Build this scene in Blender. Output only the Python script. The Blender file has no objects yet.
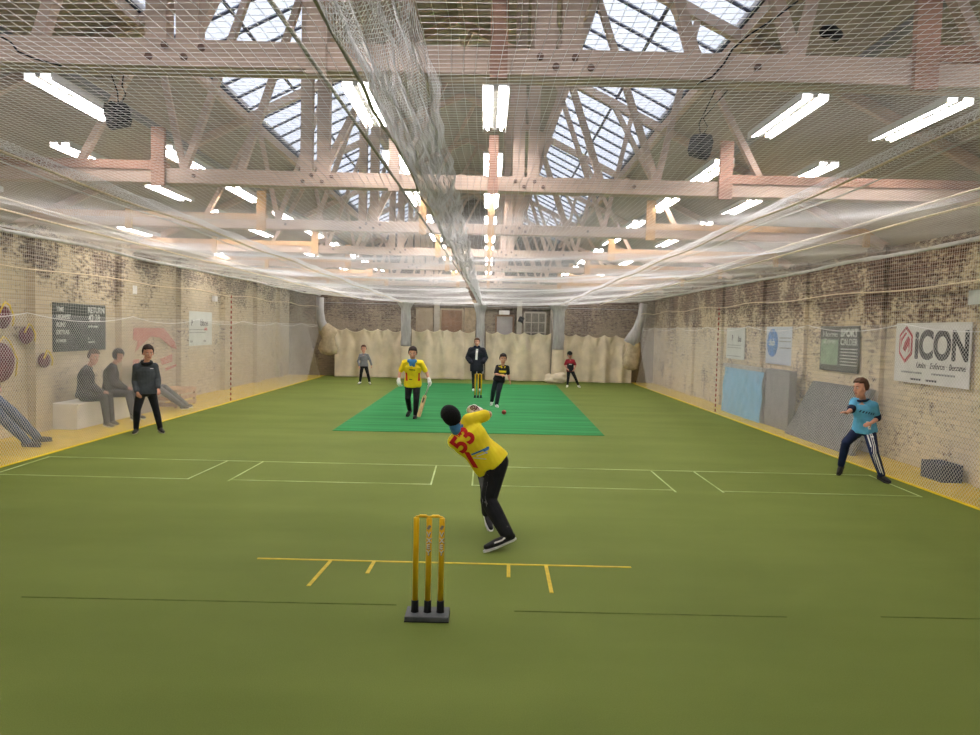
import bpy, bmesh, math, random
import numpy as np
from mathutils import Vector, Matrix
from mathutils.bvhtree import BVHTree
SC = bpy.context.scene
COL = SC.collection
rnd = random.Random(7)

# ---------------------------------------------------------------- camera, world, exposure
def make_camera():
    F = 736.0; rho = math.radians(1.35)
    Y = Vector((486-490, -(330-367.5), -F)).normalized()
    c, s = math.cos(rho), math.sin(rho)
    X = Vector((c, -s, 0)); X.z = -(X.x*Y.x+X.y*Y.y)/Y.z; X.normalize()
    Z = X.cross(Y)
    m = Matrix((X, Y, Z)).to_4x4()
    m.translation = (0, 0, 2.0)
    cd = bpy.data.cameras.new('camera'); cam = bpy.data.objects.new('camera', cd); COL.objects.link(cam)
    cam.matrix_world = m
    cd.sensor_width = 36.0; cd.lens = 36.0*F/980.0; cd.clip_start = 0.05; cd.clip_end = 200
    SC.camera = cam
make_camera()
w = bpy.data.worlds.new('overcast_sky'); SC.world = w; w.use_nodes = True
w.node_tree.nodes['Background'].inputs['Color'].default_value = (0.88, 0.90, 1.0, 1)
w.node_tree.nodes['Background'].inputs['Strength'].default_value = 1.0
SC.view_settings.view_transform = 'Standard'; SC.view_settings.look = 'None'
SC.view_settings.gamma = 1.0; SC.view_settings.use_curve_mapping = False
SC.view_settings.exposure = 0.52
TUBE = 42.0      # emission strength of the fluorescent tubes

# ---------------------------------------------------------------- materials
def lin(c):
    o = []
    for v in c[:3]:
        v /= 255.0
        o.append(v/12.92 if v <= 0.04045 else ((v+0.055)/1.055)**2.4)
    return (*o, 1.0)
_m = {}
def mat(name, c, rough=0.8, var=0.12, scale=6.0, bump=0.0, bscale=60.0, metal=0.0, spec=0.3, c2=None, stretch=None):
    if name in _m: return _m[name]
    m = bpy.data.materials.new(name); m.use_nodes = True; _m[name] = m
    nt = m.node_tree; N = nt.nodes; L = nt.links; b = N['Principled BSDF']
    b.inputs['Roughness'].default_value = rough; b.inputs['Metallic'].default_value = metal
    b.inputs['Specular IOR Level'].default_value = spec
    tc = N.new('ShaderNodeTexCoord'); src = tc.outputs['Object']
    if stretch:
        mp = N.new('ShaderNodeMapping'); mp.inputs['Scale'].default_value = stretch
        L.new(src, mp.inputs[0]); src = mp.outputs[0]
    nz = N.new('ShaderNodeTexNoise'); nz.inputs['Scale'].default_value = scale; nz.inputs['Detail'].default_value = 4
    L.new(src, nz.inputs['Vector'])
    a = lin(c); bcol = lin(c2) if c2 else tuple(min(1, x*(1+var*2)) for x in a[:3])+(1,)
    acol = a if c2 else tuple(x*(1-var*2) for x in a[:3])+(1,)
    r = N.new('ShaderNodeValToRGB'); r.color_ramp.elements[0].position = 0.35; r.color_ramp.elements[1].position = 0.65
    r.color_ramp.elements[0].color = acol; r.color_ramp.elements[1].color = bcol
    L.new(nz.outputs['Fac'], r.inputs[0]); L.new(r.outputs[0], b.inputs['Base Color'])
    if bump:
        n2 = N.new('ShaderNodeTexNoise'); n2.inputs['Scale'].default_value = bscale; n2.inputs['Detail'].default_value = 3
        L.new(src, n2.inputs['Vector'])
        bp = N.new('ShaderNodeBump'); bp.inputs['Strength'].default_value = bump; bp.inputs['Distance'].default_value = 0.02
        L.new(n2.outputs['Fac'], bp.inputs['Height']); L.new(bp.outputs[0], b.inputs['Normal'])
    return m
def emis(name, c, s):
    if name in _m: return _m[name]
    m = bpy.data.materials.new(name); m.use_nodes = True; _m[name] = m
    b = m.node_tree.nodes['Principled BSDF']
    b.inputs['Base Color'].default_value = lin(c); b.inputs['Emission Color'].default_value = lin(c); b.inputs['Emission Strength'].default_value = s
    return m

def node_mat(name):
    m = bpy.data.materials.new(name); m.use_nodes = True; _m[name] = m
    return m, m.node_tree.nodes, m.node_tree.links, m.node_tree.nodes['Principled BSDF']

def floor_material():
    m, N, L, b = node_mat('green_turf')
    b.inputs['Roughness'].default_value = 0.85; b.inputs['Specular IOR Level'].default_value = 0.25
    tc = N.new('ShaderNodeTexCoord')
    def noise(sc, scale, det=4):
        mp = N.new('ShaderNodeMapping'); mp.inputs['Scale'].default_value = sc; L.new(tc.outputs['Object'], mp.inputs[0])
        n = N.new('ShaderNodeTexNoise'); n.inputs['Scale'].default_value = scale; n.inputs['Detail'].default_value = det
        L.new(mp.outputs[0], n.inputs['Vector']); return n.outputs['Fac']
    big = noise((0.12, 1.3, 1), 0.9, 3)       # worn bands running across the hall
    mid = noise((0.5, 0.8, 1), 1.5, 5)
    fine = noise((1, 1, 1), 140, 2)
    r = N.new('ShaderNodeValToRGB'); r.color_ramp.elements[0].position = 0.3; r.color_ramp.elements[1].position = 0.72
    r.color_ramp.elements[0].color = lin((88, 102, 34)); r.color_ramp.elements[1].color = lin((112, 126, 56))
    a1 = N.new('ShaderNodeMix'); a1.data_type = 'FLOAT'; a1.inputs[0].default_value = 0.5
    L.new(big, a1.inputs[2]); L.new(mid, a1.inputs[3])
    a2 = N.new('ShaderNodeMix'); a2.data_type = 'FLOAT'; a2.inputs[0].default_value = 0.35
    L.new(a1.outputs[0], a2.inputs[2]); L.new(fine, a2.inputs[3]); L.new(a2.outputs[0], r.inputs[0])
    L.new(r.outputs[0], b.inputs['Base Color'])
    bp = N.new('ShaderNodeBump'); bp.inputs['Strength'].default_value = 0.25; bp.inputs['Distance'].default_value = 0.01
    L.new(fine, bp.inputs['Height']); L.new(bp.outputs[0], b.inputs['Normal'])
    return m

def brick_material(name, axis, cream, brown, zsplit, amount):
    """painted brickwork with flaking paint: more bare brick above zsplit"""
    m, N, L, b = node_mat(name)
    b.inputs['Roughness'].default_value = 0.9; b.inputs['Specular IOR Level'].default_value = 0.15
    tc = N.new('ShaderNodeTexCoord'); sp = N.new('ShaderNodeSeparateXYZ'); L.new(tc.outputs['Object'], sp.inputs[0])
    cb = N.new('ShaderNodeCombineXYZ'); sm = N.new('ShaderNodeMath'); sm.operation = 'ADD'; L.new(sp.outputs['X'], sm.inputs[0]); L.new(sp.outputs['Y'], sm.inputs[1]); L.new(sm.outputs[0], cb.inputs[0]); L.new(sp.outputs['Z'], cb.inputs[1])
    br = N.new('ShaderNodeTexBrick'); L.new(cb.outputs[0], br.inputs['Vector'])
    br.inputs['Scale'].default_value = 1.0; br.inputs['Brick Width'].default_value = 0.23; br.inputs['Row Height'].default_value = 0.078
    br.inputs['Mortar Size'].default_value = 0.006; br.inputs['Mortar Smooth'].default_value = 0.3
    br.inputs['Color1'].default_value = lin(cream); br.inputs['Color2'].default_value = lin(tuple(v*0.93 for v in cream))
    br.inputs['Mortar'].default_value = lin(tuple(v*0.84 for v in cream))
    b2 = N.new('ShaderNodeTexBrick'); L.new(cb.outputs[0], b2.inputs['Vector'])
    for k, v in (('Scale', 1.0), ('Brick Width', 0.23), ('Row Height', 0.078), ('Mortar Size', 0.012)): b2.inputs[k].default_value = v
    b2.inputs['Color1'].default_value = lin(brown); b2.inputs['Color2'].default_value = lin(tuple(v*0.7 for v in brown))
    b2.inputs['Mortar'].default_value = lin(tuple(v*0.9+40 for v in brown))
    def noise(sc, scale, det):
        mp = N.new('ShaderNodeMapping'); mp.inputs['Scale'].default_value = sc; L.new(cb.outputs[0], mp.inputs[0])
        n = N.new('ShaderNodeTexNoise'); n.inputs['Scale'].default_value = scale; n.inputs['Detail'].default_value = det; n.inputs['Roughness'].default_value = 0.65
        L.new(mp.outputs[0], n.inputs['Vector']); return n.outputs['Fac']
    big = noise((1, 1, 1), 0.9, 4); chip = noise((1, 2.2, 1), 7.5, 6)
    def ma(op, x, y):
        q = N.new('ShaderNodeMath'); q.operation = op
        for i, v in enumerate((x, y)):
            if isinstance(v, (int, float)): q.inputs[i].default_value = v
            else: L.new(v, q.inputs[i])
        return q.outputs[0]
    hi = N.new('ShaderNodeMapRange'); L.new(sp.outputs['Z'], hi.inputs[0])
    hi.inputs[1].default_value = zsplit-0.5; hi.inputs[2].default_value = zsplit+0.5; hi.inputs[3].default_value = 0; hi.inputs[4].default_value = 0.13
    s = ma('ADD', ma('MULTIPLY', big, 0.55), ma('MULTIPLY', chip, 0.6)); s = ma('ADD', s, hi.outputs[0])
    fac = N.new('ShaderNodeMapRange'); L.new(s, fac.inputs[0]); fac.inputs[1].default_value = amount; fac.inputs[2].default_value = amount+0.10
    mx = N.new('ShaderNodeMix'); mx.data_type = 'RGBA'; L.new(fac.outputs[0], mx.inputs[0]); L.new(br.outputs['Color'], mx.inputs[6]); L.new(b2.outputs['Color'], mx.inputs[7])
    L.new(mx.outputs[2], b.inputs['Base Color'])
    bp = N.new('ShaderNodeBump'); bp.inputs['Strength'].default_value = 0.5; bp.inputs['Distance'].default_value = 0.02
    L.new(br.outputs['Fac'], bp.inputs['Height']); bp.invert = True; L.new(bp.outputs[0], b.inputs['Normal'])
    return m

M_floor = floor_material()
M_yellow = mat('yellow_floor', (205, 176, 62), 0.75, 0.06, 3, 0.1, 80)
M_yellow_line = mat('yellow_edge_paint', (232, 205, 20), 0.6, 0.04, 8)
M_brickL = brick_material('brick_left', 'Y', (204, 190, 160), (104, 88, 74), 2.7, 0.635)
M_brickR = brick_material('brick_right', 'Y', (222, 206, 172), (108, 80, 64), 2.35, 0.60)
M_brickB = brick_material('brick_back', 'X', (150, 138, 118), (92, 78, 68), 2.4, 0.60)
M_roof = mat('roof_boarding', (180, 168, 156), 0.85, 0.06, 1.2, 0.1, 20, stretch=(6, 0.4, 1))
M_wood = mat('pink_painted_timber', (206, 184, 168), 0.75, 0.06, 2.0, 0.15, 30, stretch=(1, 6, 6))
M_wood2 = mat('red_stained_timber', (172, 136, 118), 0.75, 0.1, 4.0, 0.15, 30)
M_wood3 = mat('orange_lit_timber', (208, 168, 120), 0.7, 0.06, 5.0, 0.1, 30)  # orange light on the farther trusses put into the colour; outer posts share it
M_dark = mat('black_rubber', (22, 22, 24), 0.6, 0.1, 20)
M_glassbar = mat('dark_glazing_bar', (70, 72, 86), 0.6, 0.1, 8)
M_white = mat('white_enamel', (225, 225, 222), 0.45, 0.03, 5)
M_net = mat('white_net_cord', (236, 236, 236), 0.6, 0.02, 5)
M_net_dim = mat('grey_net_cord', (205, 204, 196), 0.7, 0.03, 5)
M_rope = mat('cream_rope', (222, 208, 180), 0.8, 0.06, 40)
M_rope_g = mat('grey_rope', (170, 166, 154), 0.7, 0.06, 30)
M_canvas = mat('cream_canvas', (220, 208, 182), 0.9, 0.05, 2.5, 0.3, 12)
M_tube = emis('fluorescent_tube', (255, 246, 246), TUBE)
M_pipe = mat('grey_pipe', (150, 150, 152), 0.5, 0.05, 5, metal=0.2)
M_skin = mat('skin', (206, 152, 128), 0.55, 0.04, 20)
M_net_band = mat('gathered_net', (200, 200, 194), 0.85, 0.05, 8, 0.6, 60)

# ---------------------------------------------------------------- mesh helpers
def link(name, me, m=None, parent=None):
    o = bpy.data.objects.new(name, me); COL.objects.link(o)
    if m and me and not me.materials: me.materials.append(m)
    if parent: o.parent = parent
    return o
def pm(name, V, Fc, m=None, parent=None, smooth=False, origin=None):
    me = bpy.data.meshes.new(name); me.from_pydata([tuple(v) for v in V], [], Fc); me.update()
    if smooth:
        for p in me.polygons: p.use_smooth = True
    return link(name, me, m, parent)
class MB:
    def __init__(s): s.V = []; s.F = []
    def add(s, V, Fc):
        k = len(s.V); s.V += [tuple(v) for v in V]; s.F += [tuple(i+k for i in f) for f in Fc]; return s
    def box(s, c, d, R=None):
        x, y, z = (d[0]/2, d[1]/2, d[2]/2)
        V = [Vector((i*x, j*y, k*z)) for i in (-1, 1) for j in (-1, 1) for k in (-1, 1)]
        if R: V = [R @ v for v in V]
        V = [v+Vector(c) for v in V]
        return s.add(V, [(0, 1, 3, 2), (4, 6, 7, 5), (0, 4, 5, 1), (2, 3, 7, 6), (0, 2, 6, 4), (1, 5, 7, 3)])
    def beam(s, a, b, w, h, up=(0, 0, 1)):
        a = Vector(a); b = Vector(b); d = (b-a).normalized(); u = Vector(up)
        x = d.cross(u); x = x.normalized() if x.length > 1e-4 else Vector((1, 0, 0)); z = x.cross(d)
        V = []
        for p in (a, b):
            for i, k in ((-1, -1), (1, -1), (1, 1), (-1, 1)): V.append(p+x*i*w/2+z*k*h/2)
        return s.add(V, [(0, 3, 2, 1), (4, 5, 6, 7), (0, 1, 5, 4), (1, 2, 6, 5), (2, 3, 7, 6), (3, 0, 4, 7)])
    def loft(s, rings, cap=True):
        n = len(rings[0]); V = [v for r in rings for v in r]; Fc = []
        for i in range(len(rings)-1):
            for j in range(n): Fc.append((i*n+j, i*n+(j+1) % n, (i+1)*n+(j+1) % n, (i+1)*n+j))
        if cap: Fc.append(tuple(range(n-1, -1, -1))); Fc.append(tuple((len(rings)-1)*n+j for j in range(n)))
        return s.add(V, Fc)
    def tube(s, pts, r, n=8, cap=True):
        pts = [Vector(p) for p in pts]; rings = []
        rr = r if isinstance(r, (list, tuple)) else [r]*len(pts)
        d0 = (pts[1]-pts[0]).normalized(); u = Vector((0, 0, 1)) if abs(d0.z) < 0.9 else Vector((1, 0, 0))
        for i, p in enumerate(pts):
            d = (pts[min(i+1, len(pts)-1)]-pts[max(i-1, 0)]).normalized()
            x = d.cross(u).normalized(); y = x.cross(d); u = y
            rings.append([p+(x*math.cos(t)+y*math.sin(t))*rr[i] for t in [2*math.pi*k/n for k in range(n)]])
        return s.loft(rings, cap)
    def ell(s, c, r, R=None, n=16, m=10):
        V = []; c = Vector(c)
        for i in range(1, m):
            th = math.pi*i/m
            for j in range(n):
                ph = 2*math.pi*j/n
                v = Vector((r[0]*math.sin(th)*math.cos(ph), r[1]*math.sin(th)*math.sin(ph), r[2]*math.cos(th)))
                V.append(c+(R @ v if R else v))
        t = Vector((0, 0, r[2])); V.append(c+(R @ t if R else t)); V.append(c-(R @ t if R else t))
        Fc = []; T = len(V)-2; B = T+1
        for j in range(n):
            Fc.append((T, j, (j+1) % n)); Fc.append((B, (m-2)*n+(j+1) % n, (m-2)*n+j))
            for i in range(m-2): Fc.append((i*n+j, (i+1)*n+j, (i+1)*n+(j+1) % n, i*n+(j+1) % n))
        return s.add(V, Fc)
    def rc(s, a, ra, b, rb, n=12):
        """rounded tapering limb"""
        a = Vector(a); b = Vector(b); d = b-a; L = d.length
        if L < 1e-5: return s.ell(a, (ra, ra, ra))
        d /= L; pts = []; rr = []
        for k in range(4, 0, -1):
            t = math.pi/2*k/4.3; pts.append(a-d*ra*math.sin(t)); rr.append(ra*math.cos(t))
        for k in range(0, 5): pts.append(a+d*L*k/4); rr.append(ra+(rb-ra)*k/4)
        for k in range(1, 5):
            t = math.pi/2*k/4.3; pts.append(b+d*rb*math.sin(t)); rr.append(rb*math.cos(t))
        return s.tube(pts, rr, n)
    def obj(s, name, m=None, parent=None, smooth=False, bevel=0):
        o = pm(name, s.V, s.F, m, parent, smooth)
        if bevel:
            md = o.modifiers.new('bevel', 'BEVEL'); md.width = bevel; md.segments = 2; md.limit_method = 'ANGLE'
        return o
def remesh(o, vox, smooth=4, fac=0.5):
    me0 = o.data
    md = o.modifiers.new('r', 'REMESH'); md.mode = 'VOXEL'; md.voxel_size = vox; md.use_smooth_shade = True
    if smooth:
        sm = o.modifiers.new('s', 'SMOOTH'); sm.iterations = smooth; sm.factor = fac
    dg = bpy.context.evaluated_depsgraph_get(); dg.update()
    me = bpy.data.meshes.new_from_object(o.evaluated_get(dg))
    o.modifiers.clear(); mats = [x for x in me0.materials]
    o.data = me; me.name = o.name
    if not me.materials and mats: me.materials.append(mats[0])
    for p in me.polygons: p.use_smooth = True
    return o
def empty(name, label, cat, loc=(0, 0, 0), group=None):
    o = bpy.data.objects.new(name, None); COL.objects.link(o); o.location = loc; o.empty_display_size = 0.1
    o['label'] = label; o['category'] = cat
    if group: o['group'] = group
    return o
def tag(o, label, cat, group=None, kind=None):
    o['label'] = label; o['category'] = cat
    if group: o['group'] = group
    if kind: o['kind'] = kind
    return o
def struct(o): o['kind'] = 'structure'; return o
def settle(root):
    """children were built in world space: keep them there under a root placed at the thing's base"""
    inv = Matrix.Translation(root.location).inverted()
    for ch in root.children:
        ch.matrix_parent_inverse = inv
def strands(P, r, name, m, parent=None):
    """P: (N, M, 3) polylines -> thin three-sided cords, one mesh"""
    V = []; Fc = []; off = 0
    for A in (P if isinstance(P, list) else [P]):
        A = np.asarray(A, float); N, Mn, _ = A.shape
        T = np.empty_like(A); T[:, 1:-1] = A[:, 2:]-A[:, :-2]; T[:, 0] = A[:, 1]-A[:, 0]; T[:, -1] = A[:, -1]-A[:, -2]
        T /= np.linalg.norm(T, axis=2, keepdims=True)+1e-9
        up = np.where(np.abs(T[..., 2:3]) < 0.9, np.array([0, 0, 1.0]), np.array([1.0, 0, 0]))
        X = np.cross(T, up); X /= np.linalg.norm(X, axis=2, keepdims=True)+1e-9; Y = np.cross(X, T)
        ring = np.stack([A+r*(X*math.cos(a)+Y*math.sin(a)) for a in (math.pi/2, math.pi/2+2.094, math.pi/2+4.189)], axis=2)
        V.append(ring.reshape(-1, 3))
        idx = np.arange(N*Mn*3).reshape(N, Mn, 3)+off
        a = idx[:, :-1]; b = idx[:, 1:]
        for k in range(3):
            k2 = (k+1) % 3
            Fc.append(np.stack([a[..., k], a[..., k2], b[..., k2], b[..., k]], axis=-1).reshape(-1, 4))
        off += N*Mn*3
    V = np.concatenate(V); Fc = np.concatenate(Fc)
    me = bpy.data.meshes.new(name)
    me.vertices.add(len(V)); me.vertices.foreach_set('co', V.ravel())
    me.loops.add(Fc.size); me.loops.foreach_set('vertex_index', Fc.ravel())
    me.polygons.add(len(Fc)); me.polygons.foreach_set('loop_start', np.arange(0, Fc.size, 4)); me.polygons.foreach_set('loop_total', np.full(len(Fc), 4))
    me.update(calc_edges=True)
    return link(name, me, m, parent)
def text(s, size, org, right, up, m, parent, name='lettering', width=None, bold=0.0, ext=0.002, align='LEFT', dens=None, shear=0):
    cu = bpy.data.curves.new('t', 'FONT'); cu.body = s; cu.size = size; cu.extrude = ext; cu.offset = bold; cu.align_x = align; cu.shear = shear
    o = bpy.data.objects.new('t', cu); COL.objects.link(o)
    dg = bpy.context.evaluated_depsgraph_get(); dg.update()
    me = bpy.data.meshes.new_from_object(o.evaluated_get(dg)); bpy.data.objects.remove(o)
    right = Vector(right).normalized(); up = Vector(up).normalized(); n = right.cross(up)
    xs = [v.co.x for v in me.vertices]; k = 1.0
    if width and xs: k = width/(max(xs)-min(xs))
    if dens:
        bm = bmesh.new(); bm.from_mesh(me); bmesh.ops.triangulate(bm, faces=bm.faces[:])
        for _ in range(4):
            es = [e for e in bm.edges if e.calc_length() > dens]
            if not es: break
            bmesh.ops.subdivide_edges(bm, edges=es, cuts=1); bmesh.ops.triangulate(bm, faces=[f for f in bm.faces if len(f.verts) > 3])
        bm.to_mesh(me); bm.free()
    org = Vector(org)
    for v in me.vertices: v.co = org+right*(v.co.x*k)+up*v.co.y+n*v.co.z
    me.materials.clear()
    return link(name, me, m, parent)
def project(o, target, d, off=0.004):
    """lay a flat mesh onto a surface along direction d"""
    dg = bpy.context.evaluated_depsgraph_get()
    bv = BVHTree.FromPolygons([v.co.copy() for v in target.data.vertices], [tuple(p.vertices) for p in target.data.polygons])
    d = Vector(d).normalized()
    for v in o.data.vertices:
        h = bv.ray_cast(v.co-d*1.0, d)
        if h[0] is None:
            h = bv.find_nearest(v.co)
            v.co = h[0]-d*off; continue
        v.co = h[0]-d*off
def strip_on(pts, wdt, side, target, d, m, name, parent, off=0.004, step=0.012):
    """a ribbon through pts (width along side) laid onto target"""
    V = []; Fc = []; P = [Vector(p) for p in pts]; Q = []
    for a, b in zip(P[:-1], P[1:]):
        n = max(1, int((b-a).length/step))
        for k in range(n): Q.append(a.lerp(b, k/n))
    Q.append(P[-1])
    dd = Vector(d).normalized(); nw = max(2, int(wdt/step)+1)
    for i, q in enumerate(Q):
        t = (Q[min(i+1, len(Q)-1)]-Q[max(i-1, 0)]).normalized()
        s = Vector(side).normalized() if side else t.cross(dd).normalized()
        for k in range(nw): V.append(q+s*wdt*(k/(nw-1)-0.5))
    for i in range(len(Q)-1):
        for k in range(nw-1): Fc.append((i*nw+k, i*nw+k+1, (i+1)*nw+k+1, (i+1)*nw+k))
    o = pm(name, V, Fc, m, parent); project(o, target, d, off); return o

# ---------------------------------------------------------------- the setting
XL, XR, YF, YB = -8.0, 6.86, -2.5, 30.0
RC = -0.6                                     # ridge line
def roofz(x): return 7.3-0.5*abs(x-RC)
NL, NR = -6.5, 5.95                           # where the side nets stand
struct(MB().box(((NL+NR)/2, (YF+YB)/2, -0.05), (NR-NL, YB-YF, 0.1)).obj('floor', M_floor))
struct(MB().box(((XL+NL)/2, (YF+YB)/2, -0.05), (NL-XL, YB-YF, 0.1)).obj('trim_1', M_yellow))
struct(MB().box(((XR+NR)/2, (YF+YB)/2, -0.05), (XR-NR, YB-YF, 0.1)).obj('trim_2', M_yellow))
struct(MB().box((NL+0.0, 13.5, 0.003), (0.07, 31, 0.006)).obj('trim_3', M_yellow_line))
struct(MB().box((NR-0.0, 13.5, 0.003), (0.07, 31, 0.006)).obj('trim_4', M_yellow_line))
M_seam = mat('turf_seam', (76, 92, 24), 0.9, 0.1, 10)
for i, (x0, x1, y) in enumerate([(-3.3, -0.6, 5.23), (0.25, 2.2, 5.16), (2.9, 4.7, 5.2)]):
    struct(MB().box(((x0+x1)/2, y, 0.001), (x1-x0, 0.014, 0.003)).obj('trim_%d' % (i+5), M_seam))

def wall(name, x, sgn, m, piers, pd):
    b = MB(); top = 3.75
    b.box((x+sgn*0.15, (YF+YB)/2, top/2), (0.3, YB-YF, top))
    for y, pw in piers:
        b.box((x-sgn*(pd/2-.02), y, top/2), (pd+.04, pw, top))
    return struct(b.obj(name, m))
wall('wall_left', XL, -1, M_brickL, [(y, .5) for y in (1.0, 4.0, 7.0, 10.1, 13.15, 16.2, 19.3, 22.5, 25.6, 28.4)], .14)
wall('wall_right', XR, 1, M_brickR, [(y, .6) for y in (.6, 3.7, 6.8, 9.75, 12.9, 15.97, 18.4, 21.5, 24.4, 27.3)], .08)
def gable(name, y0, y1, m):
    zr = roofz(RC); V = []
    for y in (y0, y1): V += [(XL-0.3, y, 0), (XR+0.3, y, 0), (XR+0.3, y, 3.7), (RC, y, zr), (XL-0.3, y, 3.7)]
    return struct(pm(name, V, [(0, 1, 2, 3, 4), (9, 8, 7, 6, 5), (0, 5, 6, 1), (1, 6, 7, 2), (2, 7, 8, 3), (3, 8, 9, 4), (4, 9, 5, 0)], m))
gable('wall_back', YB, YB+0.3, M_brickB)
gable('wall_front', YF-0.3, YF, mat('rear_plaster', (150, 146, 136), 0.9))
# roof slopes with a glazed band each side of the ridge
A1, A2 = 1.95, 3.45
def slope(sgn, a0, a1, th=0.08):
    b = MB(); V = []
    for a in (a0, a1):
        x = RC+sgn*a; z = 7.3-0.5*a
        for y in (YF-0.3, YB+0.3): V += [(x, y, z), (x, y, z+th)]
    return b.add(V, [(0, 1, 3, 2), (4, 6, 7, 5), (0, 4, 5, 1), (2, 3, 7, 6), (0, 2, 6, 4), (1, 5, 7, 3)])
cb = MB()
for sgn in (-1, 1):
    for a0, a1 in ((0, A1), (A2, 8.0)):
        q = slope(sgn, a0, a1); cb.add(q.V, q.F)
struct(cb.obj('ceiling', M_roof))
def glass_material():
    m, N, L, b = node_mat('rooflight_glass')
    out = N['Material Output']; tr = N.new('ShaderNodeBsdfTransparent'); tr.inputs[0].default_value = (0.93, 0.95, 0.97, 1)
    tl = N.new('ShaderNodeBsdfTranslucent'); tl.inputs[0].default_value = (0.85, 0.88, 0.92, 1)
    gl = N.new('ShaderNodeBsdfGlossy'); gl.inputs['Roughness'].default_value = 0.1
    m1 = N.new('ShaderNodeMixShader'); m1.inputs[0].default_value = 0.25; L.new(tr.outputs[0], m1.inputs[1]); L.new(tl.outputs[0], m1.inputs[2])
    m2 = N.new('ShaderNodeMixShader'); m2.inputs[0].default_value = 0.04; L.new(m1.outputs[0], m2.inputs[1]); L.new(gl.outputs[0], m2.inputs[2])
    L.new(m2.outputs[0], out.inputs['Surface']); return m
M_glass = glass_material()
for i, sgn in enumerate((-1, 1)):
    fr = MB()
    y = YF
    while y < YB:
        fr.beam((RC+sgn*A1, y, 7.3-0.5*A1), (RC+sgn*A2, y, 7.3-0.5*A2), 0.03, 0.04); y += 0.6
    for a in (A1, (A1+A2)/2, A2):
        fr.beam((RC+sgn*a, YF, 7.3-0.5*a-0.02), (RC+sgn*a, YB, 7.3-0.5*a-0.02), 0.03, 0.04)
    f = struct(fr.obj('window_%d' % (i+1), M_glassbar))
    g = slope(sgn, A1, A2, 0.006).obj('glass_pane', M_glass, f)
# purlins and pipes running the length of the hall
for k, (x, dz) in enumerate([(RC-A2-.05, .1), (RC+A2+.05, .1), (RC+A1-.1, .1), (RC-A1+.1, .1)]):
    z = roofz(x)-dz
    struct(MB().beam((x, YF, z), (x, YB, z), 0.1, 0.14).obj('trim_%d' % (20+k), M_wood))
for x, z, lab in ((-4.75, 4.75, 'grey service pipe running along the left roof slope'), (3.65, 4.75, 'grey service pipe running along the right roof slope')):
    tag(MB().tube([(x, YF, z), (x, YB, z)], 0.06, 10).obj('service_pipe', M_pipe, smooth=True), lab, 'pipe')

# roof trusses
TY = [4.72+3.87*k for k in range(7)]
ORD = ['nearest', 'second nearest', 'third nearest', 'fourth nearest', 'fifth nearest', 'sixth nearest', 'farthest']
M_bolt = mat('bolt_iron', (120, 96, 84), 0.6, 0.1, 30)
for k, ty in enumerate(TY):
    y = ty+0.09
    t = empty('roof_truss', 'pinkish timber roof truss across the hall, %s of seven' % ORD[k], 'roof truss', (RC, y, 3.6), 'roof trusses')
    MB().box(((XL+XR)/2, y, 3.69), (XR-XL, 0.19, 0.17)).obj('tie_beam', M_wood, t, bevel=0.008)
    MB().box((-5.9, y-0.02, 3.80), (4.3, 0.2, 0.10)).obj('scarf_beam', M_wood2 if k < 2 else M_wood3, t)
    MB().box((4.8, y-0.02, 3.80), (4.2, 0.2, 0.10)).obj('scarf_beam', M_wood2 if k < 2 else M_wood3, t)
    for sgn in (-1, 1):
        MB().beam((RC, y, roofz(RC)-0.16), (RC+sgn*7.3, y, roofz(RC+7.3)-0.08), 0.1, 0.12).obj('principal_rafter', M_wood, t)
    for x0, x1 in ((-2.19, -2.06), (-2.0, -1.86), (0.27, 0.40), (0.44, 0.57)):
        xm = (x0+x1)/2; zt = roofz(xm)-0.1
        MB().box((xm, y, (3.77+zt)/2), (x1-x0, 0.12, zt-3.77)).obj('queen_post', M_wood, t)
    for xb, sl in ((1.3, -.34), (1.95, -.36), (3.2, -.56), (1.95, .22), (-2.9, .34), (-3.55, .36), (-4.8, .56), (-3.55, -.22), (0.45, .36), (-1.95, .5)):
        # up to the underside of the slope
        z = 3.77; x = xb
        while z < roofz(x)-0.15 and z < 7.2: z += 0.02; x += sl*0.02
        MB().beam((xb, y, 3.75), (x, y, z), 0.07, 0.085 if abs(sl) != .22 else .05, up=(0, 1, 0)).obj('strut', M_wood, t)
    for xp, ww in ((-3.8, .15), (-1.1, .12), (0.04, .11), (2.72, .15)):
        MB().box((xp, y-0.11, 3.9), (ww, 0.05, 0.66)).obj('hanger_post', (M_wood2 if xp != -1.1 else M_wood) if k < 2 else M_wood3, t)
    for xp in (-6.0, 6.35):
        MB().box((xp, y-0.13, 3.72), (.1, .06, 0.36)).obj('hanger_post', M_wood3, t)
    for bx, bz in ((-3.4, 3.69), (-2.15, 3.66), (-2.05, 3.73), (-1.93, 3.66), (-1.82, 3.72), (0.3, 3.72), (.4, 3.66), (.52, 3.72), (.62, 3.66), (1.67, 3.69)):
        MB().tube([(bx, y-0.115, bz), (bx, y-0.09, bz)], 0.022, 8).obj('bolt', M_bolt, t)
    settle(t)

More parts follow.
